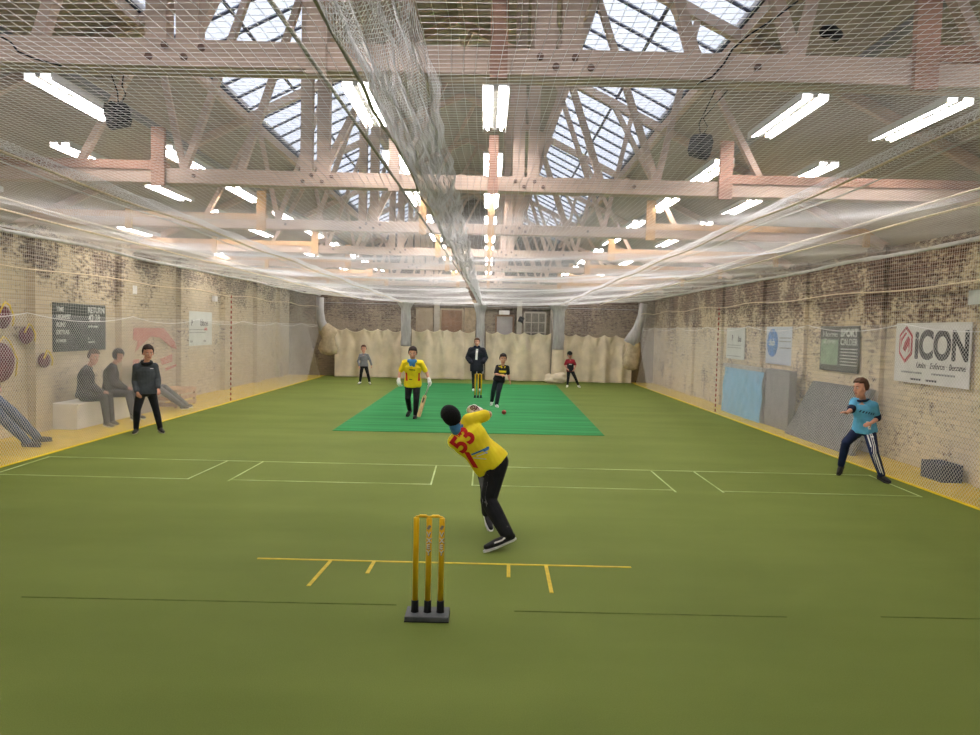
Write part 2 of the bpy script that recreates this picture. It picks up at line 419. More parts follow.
# light fixtures
def fixture(x, y0, z, lab, src=None):
    if src is None:
        t = empty('light_fixture', lab, 'ceiling light', (0, 0, 0), 'fluorescent lights')
        L = 1.4
        b = MB(); b.box((0, L/2, 0.05), (0.26, L, 0.02))
        for s in (-1, 1): b.beam((s*0.125, 0, 0.02), (s*0.125, L, 0.02), 0.01, 0.07)
        b.box((0, L/2, 0.03), (0.05, L, 0.04)); b.obj('housing', M_white, t)
        for s in (-1, 1):
            MB().tube([(s*0.075, 0.03, 0.015), (s*0.075, L-0.03, 0.015)], 0.018, 8).obj('tube', M_tube, t, smooth=True)
        src = t; t.location = (x, y0, z)
        return t
    r = src.copy(); COL.objects.link(r); r.location = (x, y0, z); r['label'] = lab
    for ch in src.children:
        c = ch.copy(); COL.objects.link(c); c.parent = r
    return r
rows = [(-7.2, 'row above the left wall'), (-5.45, 'row over the outer left netting'), (-4.15, 'row left of the main lanes'), (-1.25, 'row left of the centre posts'),
        (0.04, 'centre row'), (2.98, 'row right of the centre'), (4.32, 'row nearest the right wall')]
src = None
for x, rn in rows:
    for k in (0, 1, 2, 3, 4, 5, 6, 7, 8, -2):
        y0 = 6.87+2.6*k
        if x == -5.45 and k == 0: continue
        if x == -7.2 and k not in (1, 3, 5): continue
        if k < 0: y0 += 0.3  # extra fixtures out of view overhead, added to light the near end
        z = 4.2 if x != -7.2 else 3.85
        lab = 'white fluorescent ceiling light, %s, %s from the camera' % (rn, ['first', 'second', 'third', 'fourth', 'fifth', 'sixth', 'seventh', 'eighth', 'ninth', 'added overhead, out of view', ''][k])
        f = fixture(x, y0, z, lab, src); src = src or f

# ---------------------------------------------------------------- nets
def sheet(name, m, fn, u0, u1, v0, v1, cell, su, sv, r, parent=None):
    """square-mesh net over (u, v) -> point; u along the hall"""
    nv = int(round((v1-v0)/cell)); nu = int(round((u1-u0)/cell))
    vs = np.linspace(v0, v1, nv+1); us = np.linspace(u0, u1, nu+1)
    ul = np.linspace(u0, u1, max(2, int((u1-u0)/su)+1)); vl = np.linspace(v0, v1, max(2, int((v1-v0)/sv)+1))
    A = fn(*np.meshgrid(ul, vs)); B = fn(*np.meshgrid(vl, us)[::-1])
    return strands([A, B], r, name, m, parent)
def sagz(y, amt=0.05):
    k = (y-TY[0])/3.87; return -amt*(1-np.cos(2*np.pi*k))/2
def ceil_fn(x0, z0, x1, z1, zf0, zf1, seed, sag=.07):
    def fn(y, t):
        x = x0+(x1-x0)*t+0.012*np.sin(y*2.3+seed)+0.008*np.sin(y*5.1+t*7)
        f = np.clip((y-4)/25, 0, 1)
        z = (z0+(z1-z0)*t)*(1-f)+(zf0+(zf1-zf0)*t)*f
        z = z-sag*4*t*(1-t)*0.6+sagz(y)*1.0+0.008*np.sin(y*3.1+t*5+seed)
        return np.stack([x, y, z], -1)
    return fn
def ceilnet(lab, x0, x1, *a, r=0.0015, m=M_net, seed=0, sag=.07):
    wd = abs(x1-x0); fn = ceil_fn(x0, a[0], x1, a[1], a[2], a[3], seed, sag)
    g = lambda y, v: fn(y, v/wd)
    return tag(sheet('overhead_net', m, g, 1.2, 28.8, 0, wd, 0.05, 0.5, 0.3, r*.85), lab, 'net', 'ceiling nets')
ceilnet('white square mesh ceiling net over the left inner lane', -3.3, -0.5, 3.16, 3.12, 3.02, 3.02, seed=1)
ceilnet('white square mesh ceiling net over the right inner lane', -0.27, 2.9, 3.13, 3.35, 3.02, 3.06, seed=2)
on1 = ceilnet('white ceiling net over the outer left lane, tied to a pair of cream ropes', -4.95, -3.3, 3.2, 3.14, 3.12, 3.02, seed=3, sag=.02)
on2 = ceilnet('white ceiling net over the outer right lane, tied to a pair of cream ropes', 2.9, 4.4, 3.35, 3.38, 3.06, 3.15, seed=4, sag=.02)
# central divider net drawn up and bunched along its cables
def lerp(a, b, t): return a+(b-a)*t
dv = empty('divider_net', 'bunched white divider net hanging along the middle of the ceiling', 'net', (-0.4, 15, 3.0), 'drawn-up divider nets')
zig = np.array([[-0.27, 3.14], [-0.30, 3.02], [-0.34, 3.10], [-0.37, 2.99], [-0.41, 3.09], [-0.44, 2.97], [-0.48, 3.08], [-0.51, 2.97], [-0.56, 3.1], [-0.50, 3.02], [-0.40, 3.05], [-0.30, 3.10]])
zl = np.concatenate([[0], np.cumsum(np.linalg.norm(np.diff(zig, axis=0), axis=1))])
def div_fn(y, v):
    x = np.interp(v, zl, zig[:, 0]); z = np.interp(v, zl, zig[:, 1])
    f = np.clip((y-2)/26.8, 0, 1)
    c = -0.27+0.10*f; x = c+(x+0.27)*(1-0.55*f)
    x = x+0.012*np.sin(y*4+v*9)+0.01*np.sin(y*9.3+v*23); z = z-0.03*f+0.012*np.sin(y*6.1+v*11)+0.01*np.sin(y*2.3)
    return np.stack([x, y, z], -1)
sheet('mesh', M_net, div_fn, 1.2, 28.8, 0, float(zl[-1]), 0.034, 0.25, 0.04, 0.0014, dv)
def cable(x0, z0, x1, z1, r, m, name, parent, wob=0.0, y0=1.2, y1=28.8, n=80, seed=0.0, sag=0.0):
    P = []
    for i in range(n+1):
        t = i/n; y = lerp(y0, y1, t)
        P.append((lerp(x0, x1, t)+wob*math.sin(y*2.9+seed)+wob*.6*math.sin(y*6.3+seed), y, lerp(z0, z1, t)+wob*math.sin(y*1.9+seed)+sag*float(sagz(y, 1.0))))
    return MB().tube(P, r, 6).obj(name, m, parent, smooth=True)
cable(-0.80, 3.12, -0.16, 2.98, 0.010, M_rope_g, 'cable', dv)
cable(-0.60, 3.06, -0.15, 2.94, 0.0095, M_rope_g, 'cable', dv, wob=0.012)
settle(dv)
# drawn-up dividers at each side: doubled diamond mesh
def bunch(lab, x0, z0, x1, z1, sgn, xm):
    t = empty('divider_net', lab, 'net', (x0, 15, z0), 'drawn-up divider nets')
    def fn(y, v):
        f = np.clip((y-4)/25, 0, 1)
        x = lerp(x0, x1, f)+sgn*v+0.01*np.sin(y*3+v*9); z = lerp(z0, z1, f)+0.13*np.sin(v*9)+0.012*np.sin(y*5.3+v*30)
        return np.stack([x, y, z-0.02], -1)
    # diamond strands
    L = []
    for s in (-1, 1):
        ys = np.arange(1.2, 28.6, 0.07); q = np.linspace(0, 1, 5)
        yy = ys[:, None]+0.34*(q if s > 0 else 1-q)[None, :]; vv = np.broadcast_to(0.30*q[None, :], yy.shape)
        L.append(fn(np.clip(yy, 1.2, 28.8), vv))
    strands(L, 0.0016, 'mesh', M_net, t)
    cable(x0, z0-.01, x1, z1, 0.009, M_rope, 'edge_rope', t, sag=0.03)
    cable(x0+sgn*.3, z0+.03, x1+sgn*.3, z1+.03, 0.007, M_net_dim, 'edge_rope', t, sag=0.03)
    # limp net falling to the far pole
    settle(t); return t
bunch('bunched diamond mesh divider net left of the main lanes', -3.3, 3.16, -3.3, 3.0, -1, 0)
bunch('bunched diamond mesh divider net right of the main lanes', 2.9, 3.36, 2.9, 3.05, 1, 0)
for o_, xr, z0, z1, xs in ((on1, -4.95, 3.2, 3.12, NL), (on2, 4.4, 3.38, 3.15, NR)):
    cable(xr, z0+.04, xr, z1+.04, 0.012, M_rope, 'rope', o_, wob=.004); cable(xr+.02, z0-.09, xr+.02, z1-.06, 0.012, M_rope, 'rope', o_, wob=.004)
    def side_fn(y, t, xr=xr, z0=z0, z1=z1, xs=xs):
        f = np.clip((y-4)/25, 0, 1); w_ = abs(xs-xr); k = t/w_
        return np.stack([xr+(xs-xr)*k, y, (z0+(z1-z0)*f)+(3.22-(z0+(z1-z0)*f))*k+0.01*np.sin(y*3.1+t*5)], -1)
    sheet('side_panel', M_net_dim, side_fn, 1.2, 28.8, 0, abs(xs-xr), 0.05, 0.5, 0.3, 0.0013, o_)
# side nets
def side_net(sgn, X, zr1, zr2, zband, lab, zw):
    t = empty('side_net', lab, 'net', (X, 15, 0), 'side nets')
    Y0, Y1 = 1.0, 29.0
    def xf(y, z): return X+0.02*np.sin(y*0.9)+0.025*np.sin(y*2.1+z*2)*np.clip(z/3, 0, 1)
    # lower diamond mesh
    H = zw; c = 0.058; L = []
    for s in (-1, 1):
        y0 = np.arange(Y0-H, Y1, c)
        q = np.linspace(0, 1, 7)
        yy = y0[:, None]+H*(q if s > 0 else 1-q)[None, :]; zz = np.broadcast_to(H*q[None, :]+.01, yy.shape)
        ok = (yy.min(1) >= Y0-0.01) & (yy.max(1) <= Y1); yy = yy[ok]; zz = zz[ok]
        L.append(np.stack([xf(yy, zz), yy, zz], -1))
    strands(L, 0.0022, 'lower_mesh', M_net, t)
    def fn(y, z):
        return np.stack([xf(y, z)+sgn*0.02, y, z+0.015*np.sin(y*1.3)], -1)
    sheet('upper_mesh', M_net_dim, fn, Y0, Y1, zw, zband, 0.05, 0.5, 0.4, 0.0018, t)
    # gathered band: lumpy roll of netting
    P = []; R_ = []
    for i in range(141):
        y = lerp(Y0, Y1, i/140); P.append((X+sgn*0.02*math.sin(y*2), y, zband+0.01*math.sin(y*.7)+float(sagz(y, .02)))); R_.append(0.028+0.005*math.sin(y*7.3))
    MB().tube(P, R_, 8).obj('gathered_band', M_net_band, t, smooth=True)
    cable(X-sgn*0.03, 2.75, X-sgn*0.03, 2.75, 0.011, M_rope, 'rope', t, wob=0.006, sag=0.05)
    P = []
    for i in range(261):
        y = lerp(Y0, Y1, i/260); ph = ((y-1.2) % 3.1)/3.1
        P.append((X, y, zw+0.03-0.11*4*ph*(1-ph)))
    MB().tube(P, 0.006, 5).obj('wavy_cord', M_net, t)
    # red and white marker cord
    M_red = mat('red_marker', (150, 56, 52), 0.7)
    b = MB(); z = 0.05
    while z < 2.75: b.tube([(X-sgn*.03, 18.75, z), (X-sgn*.03, 18.75, z+.07)], .014, 6); z += .13
    b.obj('marker_cord', M_red, t)
    settle(t)
side_net(-1, NL, 3.57, 3.40, 3.2, 'white side net hanging in front of the left brick wall', 2.06)
side_net(1, NR, 3.90, 3.73, 3.25, 'white side net hanging in front of the right brick wall', 2.2)
# net across the back
def bfn(x, z): return np.stack([x, 28.95+0.03*np.sin(x*3), z], -1)
bn = sheet('end_net', M_net_dim, bfn, NL, NR, 1.9, 3.1, 0.05, 0.4, 0.3, 0.0016)
tag(bn, 'grey net across the far end above the canvas curtains', 'net')
MB().tube([(x, 28.95, 2.93) for x in np.linspace(NL, NR, 30)], 0.014, 6).obj('rail', M_pipe, bn)

# ---------------------------------------------------------------- far end: curtains, poles, sacks, joinery
def curtain(x0, x1, lab, seed, ztop):
    R = random.Random(seed); V = []; nx = int((x1-x0)/0.03); nz = 40; W = x1-x0
    ties = sorted([0, 1]+[ (i+R.uniform(-.25, .25))/5 for i in range(1, 5)])
    amps = [(R.uniform(4, 6), R.uniform(0, 6), .08), (R.uniform(8, 12), R.uniform(0, 6), .06), (R.uniform(16, 24), R.uniform(0, 6), .02)]
    for j in range(nz+1):
        f = j/nz
        for i in range(nx+1):
            u = i/nx
            k = max(q for q in range(len(ties)-1) if ties[q] <= u+1e-9); t = (u-ties[k])/(ties[k+1]-ties[k]); wd = (ties[k+1]-ties[k])*W
            scallop = 4*t*(1-t)
            zt = ztop-0.2*scallop*wd
            z = 0.01+(zt-0.01)*f
            y = 0
            for fr, p, a in amps: y += a*math.sin(u*W*fr/1.2+p+f*1.6*math.sin(p))
            y = y*(1.15-.5*f)+0.03*math.sin((u*W*3.1)+f*3+seed)*(f**2)
            drape = 0.05*math.exp(-((t-0.5)*2.4)**2)*math.sin(f*14-6*abs(t-.5))*f**2
            V.append((x0+u*W, 29.3-y*0.9-drape, z))
    n = nx+1; Fc = [(j*n+i, j*n+i+1, (j+1)*n+i+1, (j+1)*n+i) for j in range(nz) for i in range(nx)]
    o = pm('curtain', V, Fc, M_canvas, smooth=True); md = o.modifiers.new('s', 'SOLIDIFY'); md.thickness = 0.008
    return tag(o, lab, 'curtain', 'canvas curtains across the far end')
curtain(-6.0, -3.3, 'cream canvas curtain behind the fielder in the grey jumper', 1, 1.95)
curtain(-2.95, -0.42, 'cream canvas curtain between the batter in yellow and the umpire', 2, 1.98)
curtain(0.0, 2.6, 'cream canvas curtain just right of the umpire', 3, 1.95)
curtain(3.1, 5.85, 'cream canvas curtain behind the fielder in the red and black shirt', 4, 1.92)
M_bundle = mat('bundled_grey_net', (176, 176, 174), 0.9, 0.06, 5, 0.8, 30, stretch=(3, 3, .6))
for i, (x, r, zb, lab) in enumerate([(-3.15, .20, 1.3, 'grey net bundle round the far pole behind the batter in yellow'), (-0.22, .17, 0.3, 'grey net bundle round the central far pole behind the umpire'),
                             (2.85, .23, 1.3, 'grey net bundle round the far pole left of the fielder in red')]):
    t = empty('net_bundle', lab, 'net bundle', (x, 28.95, 0), 'net bundles round the far poles')
    b = MB(); rings = []
    for j in range(26):
        z = lerp(zb, 3.05, j/25); f = j/25
        rr = r*(0.92+0.04*math.sin(j*0.9+i))*(1.0 if f < .85 else 1+0.9*(f-.85)/.15)
        rings.append([(x+rr*(1+.12*math.sin(5*a+j*.2))*math.cos(a), 28.95+rr*.6*math.sin(a), z) for a in [2*math.pi*q/20 for q in range(20)]])
    b.loft(rings).obj('bundle', M_bundle, t, smooth=True)
    MB().box((x, 29.15, 1.55), (0.09, 0.09, 3.1)).obj('pole', M_pipe, t)
    if zb > 1:
        MB().loft([[(x+(r*1.0)*(1+.07*math.sin(6*a+j*.4))*math.cos(a), 28.98+r*.6*math.sin(a), lerp(0.02, zb, j/12)) for a in [2*math.pi*q/20 for q in range(20)]] for j in range(13)]).obj('canvas_wrap', M_canvas, t, smooth=True)
    settle(t)
# heap of canvas at the right hand pole
b = MB(); R = random.Random(3)
for q in range(9): b.ell((2.72+R.uniform(-.26, .26), 28.6+R.uniform(-.12, .12), .12+R.uniform(-.04, .16)), (R.uniform(.14, .26), R.uniform(.12, .2), R.uniform(.1, .18)), Matrix.Rotation(R.uniform(-.6, .6), 3, 'Y'))
b.ell((2.7, 28.6, .1), (.42, .2, .12))
o = b.obj('canvas_heap', M_canvas); remesh(o, .02, 3); tag(o, 'heap of cream canvas on the turf at the foot of a far pole', 'canvas')
def sack(sg, pts, rad, bag, lab):
    t = empty('net_bundle', lab, 'net bundle', (bag[0][0], bag[0][1], 0), 'sacked nets at the side walls')
    MB().tube(pts, rad, 14).obj('bundle', M_bundle, t, smooth=True)
    rings = []
    R = random.Random(5)
    for j, (x, y, z, r) in enumerate(bag):
        rings.append([(x+r*(1+.16*math.sin(4*a+j*1.3))*math.cos(a), y+r*.8*math.sin(a), z+.02*math.sin(3*a+j)) for a in [2*math.pi*q/18 for q in range(18)]])
    MB().loft(rings).obj('canvas_sack', mat('canvas_sack', (180, 166, 138), .9, .08, 6, .6, 20), t, smooth=True)
    settle(t)
sack(-1, [(-6.42, 28.5, 3.1), (-6.42, 28.5, 2.6), (-6.38, 28.5, 2.2), (-6.25, 28.5, 1.9), (-6.1, 28.5, 1.7)], [.15, .15, .17, .19, .2],
     [(-6.2, 28.5, 2.1, .1), (-6.15, 28.5, 1.95, .26), (-6.1, 28.5, 1.75, .33), (-6.08, 28.5, 1.55, .25), (-6.1, 28.5, 1.35, .3), (-6.08, 28.5, 1.12, .34), (-6.05, 28.5, .95, .28), (-6.05, 28.5, .9, .1)],
     'tied net and canvas sack hanging in the far left corner')
sack(1, [(6.02, 28.3, 3.15), (5.98, 28.3, 2.7), (5.85, 28.3, 2.2), (5.7, 28.3, 1.85), (5.55, 28.3, 1.6)], [.14, .16, .2, .27, .27],
     [(5.7, 28.3, 1.75, .12), (5.68, 28.3, 1.6, .28), (5.7, 28.3, 1.35, .24), (5.62, 28.3, 1.1, .3), (5.6, 28.3, .85, .33), (5.6, 28.3, .66, .26), (5.6, 28.3, .6, .1)],
     'tied net and canvas sack hanging in the far right corner')
# joinery of the far wall
M_board = mat('brown_boarding', (128, 100, 78), .8, .08, 3); M_board2 = mat('tan_boarding', (160, 146, 122), .8, .06, 3)
M_post = mat('pale_masonry', (172, 166, 152), .85, .05, 3); M_pdoor = mat('pale_grey_door', (166, 164, 162), .7, .04, 3)
def panel(name, x0, x1, z0, z1, m, y=29.92, d=.1, frame=None):
    o = MB().box(((x0+x1)/2, y, (z0+z1)/2), (x1-x0, d, z1-z0)).obj(name, m)
    if frame:
        for s in ((x0, z0, x0, z1), (x1, z0, x1, z1), (x0, z1, x1, z1)):
            MB().beam((s[0], y-.06, s[1]), (s[2], y-.06, s[3]), .07, .07, up=(0, 1, 0)).obj('frame', frame, o)
    return struct(o)
panel('window_3', -2.85, -2.15, 1.2, 2.85, M_board2); panel('window_4', -1.85, -0.95, 1.2, 2.8, M_board, frame=M_board2)
struct(MB().box((-2.0, 29.9, 1.6), (.22, .3, 3.2)).obj('trim_30', M_post)); struct(MB().box((1.34, 29.9, 1.6), (.2, .3, 3.2)).obj('trim_31', M_post))
struct(MB().box((2.75, 29.9, 1.6), (.3, .3, 3.2)).obj('trim_32', M_post)); struct(MB().box((-0.65, 29.93, 1.6), (.45, .2, 3.2)).obj('trim_33', mat('tan_brick', (158, 142, 116), .9, .1, 8)))
panel('door_1', .4, 1.1, 0, 2.6, M_pdoor, frame=M_board)
panel('window_5', 1.55, 2.4, 1.3, 2.75, mat('dusty_pane', (112, 108, 96), .5, .1, 4), frame=M_post)
o = MB()
for x in (1.83, 2.12): o.box((x, 29.85, 2.05), (.04, .04, 1.4))
for z in (1.95, 2.35): o.box((1.97, 29.85, z), (.85, .04, .04))
f = o.obj('glazing_bars', M_post); f.parent = bpy.data.objects['window_5']
struct(MB().box((0, 29.88, 2.95), (6, .16, .14)).obj('trim_34', mat('dark_lintel', (96, 88, 78), .8)))
t = tag(MB().box((0.72, 29.7, 2.72), (.42, .16, .16)).obj('wall_heater', M_white, bevel=.02), 'small white box unit above the pale grey door', 'wall unit')
t = MB().box((1.4, 29.6, 2.45), (.2, .2, .22), Matrix.Rotation(.4, 3, 'Y')).obj('wall_speaker', M_dark, bevel=.02)
tag(t, 'small dark speaker tilted on the far wall between the door and the window', 'speaker')
# bright green playing mat
def mat_turf():
    m, N, L, b = node_mat('emerald_mat'); b.inputs['Roughness'].default_value = .9; b.inputs['Specular IOR Level'].default_value = .15
    tc = N.new('ShaderNodeTexCoord'); mp = N.new('ShaderNodeMapping'); mp.inputs['Scale'].default_value = (.15, 2.2, 1); L.new(tc.outputs['Object'], mp.inputs[0])
    nz = N.new('ShaderNodeTexNoise'); nz.inputs['Scale'].default_value = 2.2; nz.inputs['Detail'].default_value = 4; L.new(mp.outputs[0], nz.inputs['Vector'])
    r = N.new('ShaderNodeValToRGB'); r.color_ramp.elements[0].position = .35; r.color_ramp.elements[1].position = .65
    r.color_ramp.elements[0].color = lin((34, 112, 58)); r.color_ramp.elements[1].color = lin((52, 132, 76))
    L.new(nz.outputs['Fac'], r.inputs[0]); L.new(r.outputs[0], b.inputs['Base Color']); return m
pv = [(-2.9, 14.05), (2.35, 14.2), (2.66, 27.4), (-2.95, 27.0)]
o = pm('playing_mat', [(x, y, .001) for x, y in pv]+[(x, y, .008) for x, y in pv], [(3, 2, 1, 0), (4, 5, 6, 7), (0, 1, 5, 4), (1, 2, 6, 5), (2, 3, 7, 6), (3, 0, 4, 7)], mat_turf())
tag(o, 'bright emerald green playing mat laid on the turf under the far wicket', 'mat')
# markings
def lines(name, segs, m, lab, wd=.04):
    t = empty(name, lab, 'floor marking', (0, segs[0][1], 0))
    for x0, y0, x1, y1 in segs: MB().beam((x0, y0, .002), (x1, y1, .002), wd, .004).obj('painted_line', m, t)
    settle(t); return t
lines('crease_marking', [(-1.91, 6.22, 1.29, 6.2), (-1.28, 6.2, -1.32, 5.58), (.56, 6.2, .55, 5.54), (-.91, 6.2, -.92, 5.9), (.24, 6.2, .23, 5.88)], mat('yellow_tape', (204, 178, 40), .6, .08, 10), 'yellow taped crease lines on the turf just past the near stumps', .03)
lines('crease_marking', [(-6.36, 10.7, 5.72, 10.7), (-6.3, 9.4, -3.78, 9.38), (-3.24, 9.38, -.67, 9.38), (-.13, 9.38, 2.46, 9.36), (3.08, 9.36, 5.62, 9.32),
      (-6.33, 10.7, -6.28, 9.5), (-3.73, 10.7, -3.78, 9.36), (-3.21, 10.7, -3.24, 9.3), (-.68, 10.7, -.66, 9.35), (-.13, 10.7, -.13, 9.35), (2.46, 10.65, 2.46, 9.25), (3.09, 10.65, 3.08, 9.28), (5.68, 10.7, 5.62, 9.28)],
      mat('worn_white_paint', (146, 164, 96), .8, .16, 2, c2=(178, 196, 140)), 'thin worn white crease lines across the turf in the middle of the hall', .021)

# ---------------------------------------------------------------- stumps
M_stump = mat('yellow_stump', (255, 200, 28), .45, .03, 10, spec=.5)
M_lett = mat('white_lettering', (232, 226, 214), .6)
def stumps(name, x, y, lab, near):
    t = empty(name, lab, 'cricket stumps', (x, y, 0.0), 'cricket stumps')
    if near:
        MB().box((x, y, .02), (.30, .20, .036)).obj('base_plate', mat('grey_rubber', (74, 78, 80), .55, .08, 20), t, bevel=.006)
        MB().box((x, y-.0, .004), (.305, .205, .008)).obj('base_rim', M_dark, t)
    for k, dx in enumerate((-.0885, 0, .0885)):
        if near: MB().tube([(x+dx, y, .036), (x+dx, y, .05), (x+dx, y, .115), (x+dx, y, .12)], [.029, .026, .025, .022], 16).obj('socket', M_dark, t, smooth=True)
        else: MB().tube([(x+dx, y, .0), (x+dx, y, .012), (x+dx, y, .05), (x+dx, y, .09)], [.042, .042, .03, .024], 14).obj('socket', M_dark, t, smooth=True)
        o = MB().tube([(x+dx, y, .09), (x+dx, y, .67), (x+dx, y, .695), (x+dx, y, .70)], [.0195, .0195, .0195, .014], 18).obj('stump', M_stump, t, smooth=True)
        if near and k > 0:
            MB().box((x+dx, y-.018, .635), (.018, .006, .03), Matrix.Rotation(.5, 3, 'Y')).obj('emblem', mat('silver_emblem', (150, 140, 130), .5), t)
            for q, ch in enumerate('VXEY'):
                l = text(ch, .046, (x+dx-.0145, y-.0205, .572-q*.043), (1, 0, 0), (0, 0, 1), M_lett, t, bold=.0012)
                sh = mat('letter_shadow', (120, 70, 30), .6)
                text(ch, .046, (x+dx-.0125, y-.0195, .569-q*.043), (1, 0, 0), (0, 0, 1), sh, t, bold=.0012)
    for dx in (-.044, .044):
        MB().tube([(x+dx-.05, y, .703), (x+dx-.03, y, .705), (x+dx-.02, y, .709), (x+dx+.02, y, .709), (x+dx+.03, y, .705), (x+dx+.05, y, .703)], [.006, .007, .011, .011, .007, .006], 10).obj('bail', M_stump, t, smooth=True)
    settle(t)
stumps('cricket_stumps', -.36, 5.02, 'yellow spring stumps in a black rubber base on the turf in the foreground', True)
stumps('cricket_stumps', -.19, 21.55, 'small yellow stumps on the green mat in front of the umpire', False)
o = MB().ell((.285, 10.5, .83), (.033, .033, .033), n=20, m=14).obj('cricket_ball', mat('red_leather', (138, 62, 52), .5), smooth=True)
tag(o, 'small red ball in the air right of the nearest player', 'ball')

# ---------------------------------------------------------------- people
M_eye = mat('eye_white', (226, 222, 214), .3); M_pupil = mat('pupil', (30, 24, 20), .3); M_lip = mat('lips', (168, 96, 86), .6)
def V3(p): return Vector(p)
def ring(c, a, b, ra, rb, n=20, e=1.0): return [c+a*ra*math.copysign(abs(math.cos(q))**e, math.cos(q))+b*rb*math.copysign(abs(math.sin(q))**e, math.sin(q)) for q in [2*math.pi*k/n for k in range(n)]]
TT = [(-.15, .075, .075), (-.06, .14, .108), (.06, .158, .118), (.18, .152, .108), (.34, .136, .10), (.5, .138, .102), (.7, .158, .112), (.86, .160, .112), (.96, .13, .092), (1.03, .08, .068)]
def torso_frame(J):
    hc = (V3(J['hipL'])+V3(J['hipR']))/2; sc = (V3(J['shL'])+V3(J['shR']))/2
    return hc, sc, (V3(J['hipR'])-V3(J['hipL'])), (V3(J['shR'])-V3(J['shL']))
def traps(mb, J, s, infl, up=.45):
    hc, sc, ah, as_ = torso_frame(J); nk = V3(J['neck'])
    for S_ in 'LR': mb.rc(V3(J['sh'+S_]), .045*s+infl, sc.lerp(nk, up), .05*s+infl)
def torso(mb, J, s, infl, t0, t1, flare=0.0, wide=1.0, cloth=False):
    hc, sc, ah, as_ = torso_frame(J); ax = sc-hc; R = []
    ts = sorted(set([t0, t1]+[q[0] for q in TT if t0 < q[0] < t1]))
    for t in ts:
        w = float(np.interp(t, [q[0] for q in TT], [q[1] for q in TT])); d = float(np.interp(t, [q[0] for q in TT], [q[2] for q in TT]))
        if cloth and t < .06: w, d = .158, .118
        f = min(1, max(0, t)); a = ah.normalized().lerp(as_.normalized(), f); d0 = ax.normalized(); a = (a-d0*a.dot(d0)).normalized(); b = d0.cross(a)
        ww = w*s*wide+infl+flare*(1-f)
        if .6 < t < .95: ww = max(ww, as_.length/2+.02*s+infl)
        R.append(ring(hc+ax*t, a, b, ww, d*s+infl+flare*(1-f), e=.72 if cloth and t < .5 else 1.0))
    mb.loft(R)
def headframe(J, face, tilt=None):
    h = V3(J['head']); u = (h-V3(J['neck'])).normalized()*.5+Vector((0, 0, .5)); u = V3(tilt).normalized() if tilt else u.normalized()
    f = V3(face); f = (f-u*f.dot(u)).normalized(); r = f.cross(u)
    return h, r, f, u, Matrix((r, f, u)).transposed()
def hand(mb, wr, ha, s, n, curl=.5, th=1.0, side=1):
    wr = V3(wr); d = (V3(ha)-wr).normalized(); n = V3(n); n = (n-d*n.dot(d)).normalized(); a = d.cross(n)*side
    M = Matrix((a, d, n)).transposed()
    mb.ell(wr+d*.05*s, (.038*s*th, .05*s, .017*s*th), M, 14, 10)
    mb.rc(wr-d*.01*s, .024*s*th, wr+d*.03*s, .024*s*th, 8)
    for k, (x, L) in enumerate(((-.029, .062), (-.01, .075), (.01, .072), (.028, .056))):
        b = wr+d*.085*s+a*x*s; c1 = curl*.9
        m1 = b+(d*math.cos(c1)+n*math.sin(c1))*L*.5*s; c2 = curl*2.0
        m2 = m1+(d*math.cos(c2)+n*math.sin(c2))*L*.5*s
        mb.rc(b, .0092*s*th, m1, .0085*s*th, 8); mb.rc(m1, .0085*s*th, m2, .007*s*th, 8)
    b = wr+d*.03*s-a*.028*s; e = b+(d*.6-a*.75+n*.3).normalized()*.038*s
    mb.rc(b, .012*s*th, e, .0095*s*th, 8); mb.rc(e, .0095*s*th, e+(d*.85-a*.1+n*.5).normalized()*.028*s, .008*s*th, 8)
